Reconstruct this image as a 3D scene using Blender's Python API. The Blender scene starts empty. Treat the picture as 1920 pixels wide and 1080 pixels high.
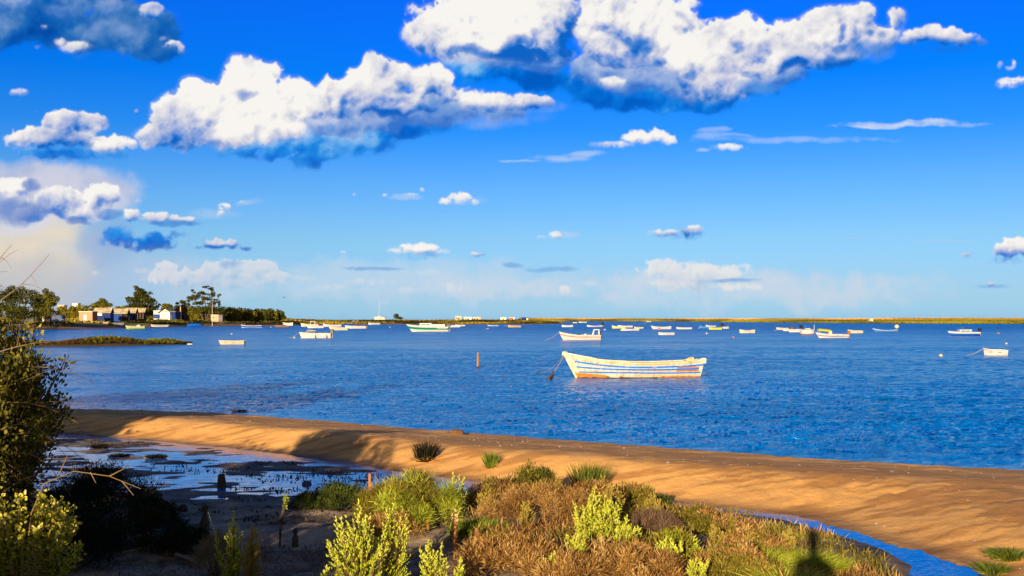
import bpy, math, random
import numpy as np
from mathutils import Vector, Matrix
R=math.radians
sc=bpy.context.scene
COL=sc.collection
# ------------------------------------------------------------------ camera
HC=2.6                      # eye height above the water
FPX=2059.0                  # focal length in photo pixels (1920 wide)
HY=599.0                    # horizon row in the photo
cam=bpy.data.cameras.new("camera"); camo=bpy.data.objects.new("camera",cam); COL.objects.link(camo)
cam.sensor_width=36; cam.lens=36*FPX/1920; cam.shift_y=(HY-540)/1920
cam.clip_start=.05; cam.clip_end=20000
camo.location=(0,0,HC); camo.rotation_euler=(R(90),0,0); sc.camera=camo
sc.render.resolution_x,sc.render.resolution_y=1024,576
sc.view_settings.view_transform='Standard'; sc.view_settings.look='None'
EXPO=0.7
sc.view_settings.exposure=EXPO; sc.view_settings.gamma=1
# sun: low, behind the photographer and 15 degrees to the left
SEL,SAZ=11.5,195.0
SDIR=Vector((math.sin(R(SAZ))*math.cos(R(SEL)),math.cos(R(SAZ))*math.cos(R(SEL)),math.sin(R(SEL))))
sl=bpy.data.lights.new("sun",'SUN'); sl.energy=4.35; sl.angle=R(.5); sl.color=(1,.80,.56)
so=bpy.data.objects.new("sun",sl); COL.objects.link(so)
so.rotation_euler=SDIR.to_track_quat('Z','Y').to_euler(); so.location=(-20,-40,30)
import numpy as np
# ---- cloud panorama: a chart of the northern sky (tangent-plane, 2059 units per unit of tan) ----
SKX0,SKX1,SKY0,SKY1=-340,2260,-70,640
RES=1.25
def s2l(c):
    c=np.asarray(c,float)/255.; return np.where(c<=.04045,c/12.92,((c+.055)/1.055)**2.4)
def vnoise(W,H,cx,cy,rng):
    an=rng.random()*.9+.35 if cx==cy else 0.; ca,sa=np.cos(an),np.sin(an)
    xx,yy=np.meshgrid(np.arange(W,dtype=np.float32),np.arange(H,dtype=np.float32))
    u=(xx*ca+yy*sa+W+H)/cx; v=(-xx*sa+yy*ca+W+H)/cy; P=256; g=rng.random(P*P)
    ui=u.astype(int); vi=v.astype(int); fu=u-ui; fv=v-vi; fu=fu*fu*(3-2*fu); fv=fv*fv*(3-2*fv)
    r0=(vi%P)*P; r1=((vi+1)%P)*P; c0=ui%P; c1=(ui+1)%P
    return (g[r0+c0]*(1-fu)+g[r0+c1]*fu)*(1-fv)+(g[r1+c0]*(1-fu)+g[r1+c1]*fu)*fv
def fbm(W,H,c,octv,rng,asp=1.0,gain=.55,bil=False):
    s=np.zeros((H,W)); amp=1.; t=0.
    for k in range(octv):
        cc=c/2**k
        if cc<1.5: break
        n=vnoise(W,H,cc*asp,cc,rng)*2-1
        s+=amp*((1-2*np.abs(n)) if bil else n); t+=amp; amp*=gain
    return s/t
def box(a,r):
    r=int(max(1,r))
    for ax in (0,1):
        n=a.shape[ax]
        p=np.pad(a,[(r+1,r) if i==ax else (0,0) for i in (0,1)],mode='edge')
        c=np.cumsum(p,axis=ax)
        a=(np.take(c,np.arange(2*r+1,2*r+1+n),axis=ax)-np.take(c,np.arange(0,n),axis=ax))/(2*r+1)
    return a
def blur(a,r): return box(box(a,r*.6),r*.6)
def sst(a,b,x):
    t=np.clip((x-a)/(b-a),0,1); return t*t*(3-2*t)
def make_clouds():
    W,H=int((SKX1-SKX0)/RES),int((SKY1-SKY0)/RES)
    rng=np.random.default_rng(11)
    X,Y=np.meshgrid((np.arange(W)+.5)*RES+SKX0,(np.arange(H)+.5)*RES+SKY0)
    X=X.astype(np.float32);Y=Y.astype(np.float32)
    RGB=np.zeros((H,W,3),np.float32); A=np.zeros((H,W),np.float32)
    def over(col,a):
        nonlocal RGB,A
        a=np.clip(a,0,1).astype(np.float32); col=np.asarray(col,np.float32)
        RGB=col*a[...,None]+RGB*(1-a)[...,None]     # premultiplied
        A=a+A*(1-a)
    w1x=fbm(W,H,70/RES,6,rng); w1y=fbm(W,H,70/RES,6,rng)
    w2x=fbm(W,H,26/RES,4,rng); w2y=fbm(W,H,26/RES,4,rng)
    bil=fbm(W,H,44/RES,5,rng,bil=True,gain=.6); soft=fbm(W,H,120/RES,6,rng)
    streak=fbm(W,H,16/RES,4,rng,asp=7)
    def field(els,warp,X_=None):
        xw=X+w1x*warp*1.2+w2x*warp*.45; yw=Y+w1y*warp+w2y*warp*.4
        M=np.full((H,W),-9.,np.float32)
        for e in els:
            x,y,rx,ry=e[:4]
            M=np.maximum(M,1-((xw-x)/rx)**2-((yw-y)/ry)**2)
        return M
    def smear(els,col,al,warp=20,e0=-.25,e1=.7,nz=.5,tone=None):
        M=field(els,warp)+soft*nz*.6+streak*nz*.3+bil*nz*.7-nz*.1
        a=sst(e0-.1,e1+.25,M)*al
        c=s2l(col)
        if tone is not None:
            t=sst(-.35,.45,soft+w2x*.4)[...,None]; c=c*(1-t)+s2l(tone)*t
        over(np.broadcast_to(c,(H,W,3)),a)
    ramp_t=np.array([0,.18,.36,.52,.68,.84,1.])
    ramp_c=s2l([(14,100,198),(66,130,212),(128,158,218),(172,184,222),(208,210,226),(232,230,232),(248,245,240)])
    def cumulus(els,rp=22,warp=14,dark=0.,seed=0,edge=1.,lift=0.,ramp=None,al=1.):
        r=np.random.default_rng(seed+5)
        pad=int(rp*1.2+10)
        x0=int((min(e[0]-e[2] for e in els)-SKX0)/RES)-pad; x1=int((max(e[0]+e[2] for e in els)-SKX0)/RES)+pad
        y0=int((min(e[1]-e[3] for e in els)-SKY0)/RES)-pad; y1=int((max(e[1]+e[3] for e in els)-SKY0)/RES)+pad
        x0,y0=max(0,x0),max(0,y0); x1,y1=min(W,x1),min(H,y1)
        s=(slice(y0,y1),slice(x0,x1)); xs=X[s]; ys=Y[s]; h,w=xs.shape
        rz=max(min(e[2],e[3]) for e in els)*.9+3; n=30; dz=2*rz/n
        cs=[rp*2.1,rp*1.05,rp*.55,rp*.29,rp*.15]; lat=[]
        for q,c in enumerate(cs):
            c=max(c,2.8); an=.5+q*1.1; ca,sa=np.cos(an),np.sin(an); ext=(w+h)*RES
            u=((xs-xs[0,0])*ca+(ys-ys[0,0])*sa+ext)/c; v=(-(xs-xs[0,0])*sa+(ys-ys[0,0])*ca+ext)/c
            ui=u.astype(int); vi=v.astype(int); fu=(u-ui).astype(np.float32); fv=(v-vi).astype(np.float32)
            fu=fu*fu*(3-2*fu); fv=fv*fv*(3-2*fv); P=128
            lat.append((c,r.random((int(2*rz/c)+3,P*P)).astype(np.float32)*2-1,(vi%P)*P+ui%P,(vi%P)*P+(ui+1)%P,((vi+1)%P)*P+ui%P,((vi+1)%P)*P+(ui+1)%P,fu,fv,r.random(2)*3))
        def n3(k,z):
            c,g,i00,i01,i10,i11,fu,fv,_=lat[k]; t=z/c; i=int(t); f=t-i; f=f*f*(3-2*f); g2=g[i]*(1-f)+g[i+1]*f
            a_=g2[i00]; b_=g2[i10]; a_=a_+(g2[i01]-a_)*fu; b_=b_+(g2[i11]-b_)*fu
            return a_+(b_-a_)*fv
        cy=sum(e[1]*e[3]*e[2] for e in els)/sum(e[3]*e[2] for e in els)
        bot=max(e[1]+e[3]*.8 for e in els)
        tl=np.zeros((h,w),np.float32); T=np.ones((h,w),np.float32); acc=np.zeros((h,w),np.float32)
        sx=.45/.76*dz/RES; sy=.62/.76*dz/RES; ox=oy=0.
        for k in range(n):
            z=(k+.5)*dz
            a0=n3(0,z); a1=n3(1,z); a2=n3(2,z); a3=n3(3,z); a4=n3(4,z)
            xw=xs+a0*warp*.7+w1x[s]*warp*.6; yw=ys+a1*warp*.45+w1y[s]*warp*.5
            M=np.full((h,w),-9.,np.float32)
            for e in els:
                M=np.maximum(M,1-((xw-e[0])/e[2])**2-((yw-e[1])/e[3])**2-((z-rz)/(min(e[2],e[3])*.9+1))**2)
            N=.5*(.45-2*np.abs(a0))+.36*(.5-2*np.abs(a1))+.24*(.5-2*np.abs(a2))+.13*(.5-2*np.abs(a3))+.06*a4
            D=np.clip((M+N*.85)*2.2/edge**.5,0,1)
            D=D*D*(3-2*D)*dz*.21/edge
            st=np.exp(-D); lit=.55*np.exp(-tl*.9)+.45*np.exp(-tl*.16)
            acc+=T*(1-st)*lit; T=T*st
            tl=tl+D; ox+=sx; oy+=sy; ix,iy=int(ox),int(oy); ox-=ix; oy-=iy
            if ix: tl=np.concatenate([np.repeat(tl[:,:1]*0,ix,1),tl[:,:-ix]],1)
            if iy: tl=np.concatenate([np.repeat(tl[:1]*0,iy,0),tl[:-iy]],0)
            if k%3==0: tl=box(tl,1)
        cov=1-T; t=acc/np.maximum(cov,.02); t=np.where(cov<.15,np.maximum(t,.6),t)
        cvb=blur(np.pad(cov,((0,int(rp*2)),(0,0))),rp*.9/RES)
        sh=int(rp*.9/RES); below=cvb[sh:sh+h]
        cw=cov+.01; tb=blur(t*cw,rp*.30/RES)/blur(cw,rp*.30/RES); tc=blur(t*cw,rp*1.1/RES)/blur(cw,rp*1.1/RES)
        t=.50*t+.42*tb+.45*(tc-.72)+.08*.72+.42*(soft[s]+.5*w1x[s])+.22*w2y[s]
        t=t*1.1-.0-(1-sst(.1,.75,below))*(.30+dark)+soft[s]*.2+lift-.5*np.clip((ys-cy)/(bot-cy+1),-.2,1)*(.36+dark)
        t=np.clip(t,0,1)
        ii=np.interp(t,ramp_t,np.arange(7)); i0=np.clip(ii.astype(int),0,5); f=(ii-i0)[...,None]
        rc=ramp_c if ramp is None else s2l(ramp)
        full=np.zeros((H,W),np.float32); fc=np.zeros((H,W,3),np.float32)
        cs_=sst(.04,.93,cov)*al; bl=blur(cov,rp*.25/RES)*sst(.2,.9,cov)*al; k_=sst(.25,.75,below); cb_=blur(cov,rp*.35/RES); fr_=sst(.05,.6,cb_*(1+.9*w2x[s]+.7*bil[s]))*.18*al*(cb_>.02); full[s]=np.maximum(cs_*k_+bl*(1-k_),fr_); fc[s]=rc[i0]*(1-f)+rc[i0+1]*f; over(fc,full)
    UND=[(0,90,192),(2,102,206),(10,118,218),(36,138,226),(80,160,232),(124,180,236),(156,196,238)]
    VIO=[(56,116,206),(84,134,212),(110,152,216),(136,166,220),(162,182,224),(184,196,228),(202,208,230)]
    def under(els,rp=18,seed=80,al=.97,lift=-.38,ramp=UND,warp=16): cumulus(els,rp,warp,-.2,seed,2.2,lift,ramp,al)
    def veil(els,col,al,warp=18):
        M=field(els,warp); fr=.5+.9*soft+.5*w2x+.5*bil; over(np.broadcast_to(s2l(col),(H,W,3)),sst(-.1,1.,M)*np.clip(fr,0,1)*al)
    DK=(4,96,190); DK2=(14,120,205); LB=(130,160,215)
    # --- far haze and banks along the horizon
    smear([(1000,560,1500,62)],(168,208,232),.5,30,-.3,1,.4)
    smear([(720,530,560,42),(340,530,210,50)],(200,216,234),.5,26,-.1,.9,.7)
    smear([(1300,545,170,44)],(206,218,232),.5,26,-.1,.9,.7); veil([(1560,545,280,44),(1000,540,300,30)],(206,216,230),.7,26)
    smear([(160,520,230,90)],(168,194,226),.8,30,-.2,.8,.3)
    pale=[(120,165,215),(160,188,220),(190,205,224),(208,214,226),(224,222,226),(236,230,226),(242,236,230)]
    cumulus([(315,500,26,16),(345,520,80,22),(410,508,50,24),(470,502,55,18),(430,525,90,18),(520,520,60,14)],12,8,-.25,1,1.6,.0,pale,.6)
    cumulus([(690,530,60,9),(800,512,60,8),(770,545,50,8),(620,540,60,8),(850,540,26,14),(570,522,40,7)],8,7,-.3,2,2.5,.0,pale,.4)
    cumulus([(1250,503,66,20),(1300,515,90,22),(1375,508,42,18),(1280,535,90,18),(1390,540,45,9)],13,8,-.25,3,1.6,.0,pale,.75)
    cumulus([(1058,545,16,12),(1103,531,28,6),(180,512,14,7),(265,508,20,6),(290,528,16,6)],6,4,-.2,4,2,.1,pale,.75)
    smear([(1370,528,46,5),(430,497,26,9),(1035,503,48,6),(965,498,20,5),(700,505,50,4),(1860,455+80,40,5)],(110,165,222),.7,7,-.2,1.0,.9)
    # --- left: thundercloud veil and its rain shaft
    smear([(40,475,160,100),(80,440,130,60)],(232,218,196),.98,22,-.15,.85,.22,(220,212,200))
    smear([(60,545,150,70)],(188,190,198),.75,24,-.3,.9,.3)
    smear([(200,455,60,60)],(150,172,214),.6,24,-.2,.8,.4)
    smear([(110,362,150,56),(40,400,150,40)],(214,216,228),.9,16,-.15,.8,.3)
    smear([(60,345,200,48),(150,365,120,50),(-150,350,260,60)],(206,208,224),.95,14,-.15,.55,.3,(176,188,220))
    cumulus([(30,350,45,22),(-80,350,80,50),(110,375,60,30),(190,365,42,32),(150,398,70,22),(60,400,40,18)],15,10,-.1,5,1.6)
    smear([(40,392,56,26),(150,415,34,9),(-40,400,60,30),(62,345,22,12)],(70,120,200),.75,12,-.1,.7,.6)
    under([(262,454,84,21),(232,440,44,22),(335,440,30,10),(300,460,66,10)],13,91)
    cumulus([(245,403,22,15),(300,410,50,14),(345,415,32,10),(425,388,20,10),(415,400,10,10),(260,378,8,6)],8,6,.05,6,1.6)
    smear([(330,422,50,7),(205,400,30,12)],(70,140,215),.7,8,-.1,.5,.5)
    cumulus([(415,458,48,13),(455,466,22,7),(372,463,12,5)],8,6,.2,7,1.5,-.3)
    # --- small middle clouds
    for i,(els,rp,lf) in enumerate([
        ([(785,466,56,13),(830,472,22,9),(745,470,22,8)],9,.08),([(865,372,26,13),(835,378,14,8),(890,380,12,8)],8,.1),
        ([(895,478,20,6)],5,-.25),([(1042,441,16,10),(1015,445,10,5)],6,.05),([(1245,437,36,9),(1300,428,20,8)],7,.1),
        ([(1290,436,32,12)],7,-.35),([(1890,468,32,22),(1925,462,40,22),(1815,478,16,7)],13,.08),([(1860,532,12,6)],4,.05),
        ([(720,366,9,4),(770,365,18,4),(790,356,8,4),(665,363,5,4)],4,-.05),([(455,378,14,5)],4,0),([(645,473,7,4)],3,-.2)]):
        cumulus(els,rp,5,.0,20+i,1.5,lf)
    under([(790,480,60,9),(1285,445,36,8),(1885,488,46,7)],7,92,.8); under([(845,388,22,6),(872,392,14,5),(757,342,10,5),(830,396,10,4)],5,93,.75)
    veil([(760,370,40,8),(880,380,40,10),(1060,438,30,8),(470,380,30,8),(400,402,60,14)],(190,212,238),.5,8)
    # --- cirrus streaks
    smear([(1700,233,118,6),(1745,228,56,6),(1640,237,60,4)],(204,216,240),.95,7,-.25,1.1,1.0)
    smear([(1045,295,62,7),(1095,287,40,6),(985,302,50,3)],(172,200,240),.85,7,-.25,1.1,1.0)
    smear([(1340,244,36,6),(1380,255,42,5),(1330,255,30,8),(1500,262,180,7)],(180,205,243),.55,7,-.2,1.2,1.0)
    cumulus([(1150,272,50,8),(1200,258,36,15),(1235,252,26,14),(1255,262,22,11)],9,6,0,40,1.6,.08)
    cumulus([(1365,277,44,9),(1320,281,20,4)],6,5,-.1,41,1.8,.1)
    smear([(1780,452,70,4),(1600,447,20,3)],(170,205,240),.5,4,-.1,.8,.4)
    # --- right: ragged wisps and the lone cloud
    cumulus([(1890,155,26,12),(1895,122,12,12),(1920,150,30,10),(1875,120,6,8)],7,9,.1,42,2,-.08)
    cumulus([(1750,62,58,18),(1790,72,50,14),(1700,75,36,9),(1835,78,18,8)],14,8,.0,43,1.2,.05)
    smear([(1775,88,60,7)],(20,120,225),.6,10,-.1,.6,.4)
    # --- left middle cloud
    under([(110,288,95,15),(215,288,60,11),(160,284,60,12)],12,81)
    cumulus([(118,230,50,26),(155,232,48,24),(100,255,80,26),(55,262,50,24),(185,270,40,14)],17,10,.0,44,1.2)
    cumulus([(218,268,32,18),(195,275,32,12),(245,272,16,12)],12,7,-.05,45,1.2,.08)
    cumulus([(35,172,24,8),(70,208,12,4),(95,182,6,4),(255,210,7,9)],5,6,.1,46,2,-.1)
    # --- big dark cloud, upper left
    under([(60,20,230,62),(190,58,150,58),(290,92,64,34),(-80,40,200,70),(40,66,70,28),(240,40,100,50)],34,88,.98,-.12,[(4,72,160),(8,84,172),(18,96,180),(36,108,184),(70,124,190),(100,142,200),(130,158,210)],20)
    cumulus([(30,2,120,22),(120,22,70,14),(205,14,50,16)],18,16,-.1,89,3,-.2,VIO,.75)
    cumulus([(284,20,24,18),(300,32,10,14)],10,7,.0,47,1.4,-.08)
    cumulus([(322,84,20,11),(338,94,10,12),(306,72,9,6)],8,6,.1,48,1.5,-.12)
    cumulus([(140,88,44,14),(112,78,18,11)],12,8,-.2,90,2.2,-.05,None,.95)
    cumulus([(72,88,8,4),(82,50,9,6)],4,5,0,49,2,-.1)
    # --- central giant
    under([(560,280,150,26),(640,264,120,26),(750,240,100,24),(450,280,70,18),(585,300,66,24),(830,236,50,12),(500,270,90,26)],20,82)
    cumulus([(780,205,200,38),(650,222,140,38),(900,205,120,24),(620,205,110,40)],22,14,-.1,83,1.5,-.22,VIO)
    veil([(900,225,150,20),(1000,205,70,18)],(150,180,228),.5)
    cumulus([(700,125,34,34),(745,140,48,34),(800,150,60,36),(690,165,90,40),(640,172,70,36),(860,180,60,24),(600,190,70,44),(720,190,130,32)],20,12,.02,50,1.3,-.02)
    cumulus([(930,192,78,20),(990,190,50,18),(885,190,40,18),(1025,195,20,10)],15,8,.0,51,1.3,.08)
    cumulus([(472,128,44,34),(470,155,78,50),(395,198,86,54),(520,185,80,52),(350,215,70,56),(320,255,78,30),(420,240,130,42),(520,245,60,28),(370,160,40,26)],30,11,-.12,52,1.,.1)
    # --- upper right giant
    under([(960,130,130,36),(880,118,70,24),(1010,150,80,30),(940,145,100,26)],20,84)
    under([(1180,180,135,34),(1270,194,130,26),(1100,165,70,30),(1400,160,100,26),(1320,185,110,26),(1470,140,60,20)],20,85)
    cumulus([(1180,140,120,36),(1320,160,120,40),(1230,125,130,36),(1420,130,110,36),(1120,130,60,30)],22,14,-.1,86,1.5,-.2,VIO)
    cumulus([(940,105,130,26),(1020,115,70,22)],18,12,-.1,87,1.5,-.18,VIO)
    cumulus([(1150,155,36,14)],10,8,0,53,2.,.0)
    cumulus([(900,42,142,78),(1000,40,92,70),(850,60,96,54),(960,88,120,36),(890,10,120,60),(1010,96,78,26)],28,12,-.06,54,1.,.06)
    cumulus([(1195,30,112,78),(1140,80,70,48),(1250,60,75,70),(1180,105,100,30),(1290,45,36,30)],27,12,-.02,55,1.,.03)
    cumulus([(1390,75,92,50),(1470,70,70,42),(1560,60,76,52),(1610,45,50,40),(1440,100,140,48),(1330,110,90,50),(1675,34,26,26),(1345,155,80,42),(1560,96,70,30),(1640,66,48,36)],26,12,.02,56,1.,.02)
    smear([(1640,90,40,22),(1420,160,50,16)],(86,144,224),.6,14,-.1,.6,.6)
    rgb=RGB/np.maximum(A,1e-4)[...,None]
    return rgb,A
# ------------------------------------------------------------------ world
def build_world():
    w=bpy.data.worlds.new("World"); sc.world=w; w.use_nodes=True
    nt=w.node_tree; nt.nodes.clear(); N=nt.nodes.new; L=nt.links.new
    out=N('ShaderNodeOutputWorld'); bg=N('ShaderNodeBackground'); L(bg.outputs[0],out.inputs[0])
    STR=.1; bg.inputs[1].default_value=STR
    k=1/(STR*2**EXPO)
    sky=N('ShaderNodeTexSky'); sky.sky_type='NISHITA'; sky.sun_disc=False
    sky.sun_elevation=R(SEL); sky.sun_rotation=R(SAZ); sky.air_density=1; sky.dust_density=.4; sky.ozone_density=2
    tc=N('ShaderNodeTexCoord'); sep=N('ShaderNodeSeparateXYZ'); L(tc.outputs['Generated'],sep.inputs[0])
    def M(op,a,b=None,clamp=False):
        n=N('ShaderNodeMath'); n.operation=op; n.use_clamp=clamp
        for i,q in enumerate((a,b)):
            if q is None: continue
            if isinstance(q,(int,float)): n.inputs[i].default_value=q
            else: L(q,n.inputs[i])
        return n.outputs[0]
    x,y,z=sep.outputs
    # grade of the clear sky by elevation (a polarised, saturated blue)
    cr=N('ShaderNodeValToRGB'); L(M('MULTIPLY',z,1.6,True),cr.inputs[0])
    el=cr.color_ramp; el.interpolation='LINEAR'
    for i,(p,c) in enumerate(GRADE):
        e=el.elements[i] if i<2 else el.elements.new(p)
        e.position=p; e.color=(*c,1)
    mul=N('ShaderNodeVectorMath'); mul.operation='MULTIPLY'; L(sky.outputs[0],mul.inputs[0]); L(cr.outputs[0],mul.inputs[1])
    sc_=N('ShaderNodeVectorMath'); sc_.operation='SCALE'; L(mul.outputs[0],sc_.inputs[0]); sc_.inputs[3].default_value=GRADE_K
    # clouds: panorama of the northern sky made by make_clouds()
    rgb,A=make_clouds(); H,W=A.shape
    im=bpy.data.images.new("cloud_panorama",W,H,alpha=True,float_buffer=True,is_data=True)
    px=np.ones((H,W,4),np.float32); px[...,:3]=rgb; px[...,3]=A
    im.alpha_mode='CHANNEL_PACKED'; im.pixels.foreach_set(px[::-1].ravel()); im.update(); im.pack()
    ys=M('MAXIMUM',y,1e-3)
    u=M('DIVIDE',M('ADD',M('MULTIPLY',M('DIVIDE',x,ys),FPX),960-SKX0),float(SKX1-SKX0))
    v=M('SUBTRACT',1.0,M('DIVIDE',M('SUBTRACT',HY-SKY0,M('MULTIPLY',M('DIVIDE',z,ys),FPX)),float(SKY1-SKY0)))
    cb=N('ShaderNodeCombineXYZ'); L(u,cb.inputs[0]); L(v,cb.inputs[1])
    ti=N('ShaderNodeTexImage'); ti.image=im; ti.extension='CLIP'; ti.interpolation='Cubic'; L(cb.outputs[0],ti.inputs[0])
    a=M('MULTIPLY',ti.outputs[1],M('GREATER_THAN',y,.05))
    cs=N('ShaderNodeVectorMath'); cs.operation='SCALE'; L(ti.outputs[0],cs.inputs[0]); cs.inputs[3].default_value=k
    mx=N('ShaderNodeMix'); mx.data_type='RGBA'; L(a,mx.inputs[0]); L(sc_.outputs[0],mx.inputs[6]); L(cs.outputs[0],mx.inputs[7])
    # towards the sun the sky is pale and warm
    nat=N('ShaderNodeVectorMath'); nat.operation='MULTIPLY'; L(sky.outputs[0],nat.inputs[0]); nat.inputs[1].default_value=(.62,.47,.36)
    m2=N('ShaderNodeMix'); m2.data_type='RGBA'; L(M('MULTIPLY',M('SUBTRACT',.35,y),1.1,True),m2.inputs[0]); L(mx.outputs[2],m2.inputs[6]); L(nat.outputs[0],m2.inputs[7])
    L(m2.outputs[2],bg.inputs[0])
    w.cycles.sampling_method='MANUAL'; w.cycles.sample_map_resolution=1024
GRADE=[(0.007, (0.0565, 0.1203, 0.2904)), (0.0303, (0.0583, 0.106, 0.2339)), (0.0613, (0.058, 0.0979, 0.1977)), (0.1155, (0.0552, 0.0961, 0.1691)), (0.1921, (0.0347, 0.0837, 0.1681)), (0.2674, (0.009, 0.0663, 0.1739)), (0.3409, (0.0008, 0.0565, 0.186)), (0.3911, (0.0012, 0.0533, 0.2)), (0.4435, (0.0016, 0.0506, 0.2082)), (1.0, (0.004, 0.04, 0.11))]; GRADE_K=5.*2**(.9-EXPO)
build_world()
# ------------------------------------------------------------------ helpers
def at(px,d,z=0.): return Vector(((px-960)/FPX*d,d,z))            # a point d metres away
def dist(py,z=0.): return (HC-z)*FPX/(py-HY)
def on(px,py,z=0.): return at(px,dist(py,z),z)                     # a point standing at height z
def zof(py,d): return HC-(py-HY)/FPX*d
def C3(c): return tuple(float(q) for q in s2l(c))
def tag(o,label=None,cat=None,group=None,kind=None):
    for k,v in (("label",label),("category",cat),("group",group),("kind",kind)):
        if v: o[k]=v
    return o
def empty(name,loc=(0,0,0),rz=0.,label=None,cat=None,group=None):
    o=bpy.data.objects.new(name,None); COL.objects.link(o); o.location=loc; o.rotation_euler=(0,0,rz)
    return tag(o,label,cat,group)
def link(name,me,parent=None,mats=()):
    o=bpy.data.objects.new(name,me); COL.objects.link(o); o.parent=parent
    for m in (mats if isinstance(mats,(list,tuple)) else [mats]): me.materials.append(m)
    return o
class MB:
    def __init__(s): s.v=[]; s.f=[]; s.m=[]; s.M=Matrix.Identity(4)
    def add(s,vs,fs,mi=0):
        b=len(s.v); s.v+=[tuple(s.M@Vector(p)) for p in vs]; s.f+=[tuple(b+i for i in f) for f in fs]
        s.m+=[mi]*len(fs) if isinstance(mi,int) else list(mi); return s
    def box(s,a,b,mi=0,tx=0.,ty=0.):
        (x0,y0,z0),(x1,y1,z1)=a,b
        vs=[(x0,y0,z0),(x1,y0,z0),(x1,y1,z0),(x0,y1,z0),(x0+tx,y0+ty,z1),(x1-tx,y0+ty,z1),(x1-tx,y1-ty,z1),(x0+tx,y1-ty,z1)]
        return s.add(vs,[(0,3,2,1),(4,5,6,7),(0,1,5,4),(1,2,6,5),(2,3,7,6),(3,0,4,7)],mi)
    def rbox(s,a,b,c,mi=0):                       # box with chamfered vertical edges and top
        (x0,y0,z0),(x1,y1,z1)=a,b; r=c
        def ring(i,z): 
            X0,X1,Y0,Y1=x0+i,x1-i,y0+i,y1-i
            return [(X0+r,Y0,z),(X1-r,Y0,z),(X1,Y0+r,z),(X1,Y1-r,z),(X1-r,Y1,z),(X0+r,Y1,z),(X0,Y1-r,z),(X0,Y0+r,z)]
        vs=ring(0,z0)+ring(0,z1-r)+ring(r*.6,z1); fs=[tuple(range(7,-1,-1)),tuple(range(16,24))]
        for k in (0,8):
            for i in range(8): j=(i+1)%8; fs.append((k+i,k+j,k+8+j,k+8+i))
        return s.add(vs,fs,mi)
    def tube(s,pts,r,n=6,mi=0,cap=True):
        pts=[Vector(p) for p in pts]; rr=r if isinstance(r,(list,tuple)) else [r]*len(pts)
        vs=[];fs=[]
        for i,p in enumerate(pts):
            t=(pts[min(i+1,len(pts)-1)]-pts[max(i-1,0)]).normalized()
            u=t.cross(Vector((0,0,1)));  u=u if u.length>.05 else t.cross(Vector((1,0,0))); u.normalize(); w=t.cross(u)
            for k in range(n):
                a=2*math.pi*k/n; vs.append(p+(u*math.cos(a)+w*math.sin(a))*rr[i])
        for i in range(len(pts)-1):
            for k in range(n):
                j=(k+1)%n; fs.append((i*n+k,i*n+j,(i+1)*n+j,(i+1)*n+k))
        if cap: fs+=[tuple(range(n)),tuple(range((len(pts)-1)*n+n-1,(len(pts)-1)*n-1,-1))]
        return s.add(vs,fs,mi)
    def lathe(s,prof,c=(0,0,0),n=12,mi=0):
        vs=[];fs=[]
        for r,z in prof:
            for k in range(n): a=2*math.pi*k/n; vs.append((c[0]+r*math.cos(a),c[1]+r*math.sin(a),c[2]+z))
        for i in range(len(prof)-1):
            for k in range(n): j=(k+1)%n; fs.append((i*n+k,i*n+j,(i+1)*n+j,(i+1)*n+k))
        return s.add(vs,fs,mi)
    def build(s,name,mats,parent=None,smooth=False):
        me=bpy.data.meshes.new(name); me.from_pydata(s.v,[],s.f); me.update()
        o=link(name,me,parent,mats); me.polygons.foreach_set("material_index",s.m)
        if smooth: me.polygons.foreach_set("use_smooth",[True]*len(s.f))
        return o
def npmesh(name,V,F,cols=None,parent=None,mats=(),smooth=False):
    V=np.asarray(V,np.float32); F=np.asarray(F,np.int32); k=F.shape[1]
    me=bpy.data.meshes.new(name); me.vertices.add(len(V)); me.vertices.foreach_set("co",V.ravel())
    me.loops.add(F.size); me.loops.foreach_set("vertex_index",F.ravel())
    me.polygons.add(len(F)); me.polygons.foreach_set("loop_start",np.arange(0,F.size,k,dtype=np.int32))
    me.polygons.foreach_set("loop_total",np.full(len(F),k,np.int32))
    if smooth: me.polygons.foreach_set("use_smooth",np.ones(len(F),bool))
    me.update(calc_edges=True)
    if cols is not None:
        c=np.ones((len(V),4),np.float32); c[:,:3]=cols
        at_=me.color_attributes.new("tint",'FLOAT_COLOR','POINT'); at_.data.foreach_set("color",c.ravel())
    return link(name,me,parent,mats)
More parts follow.
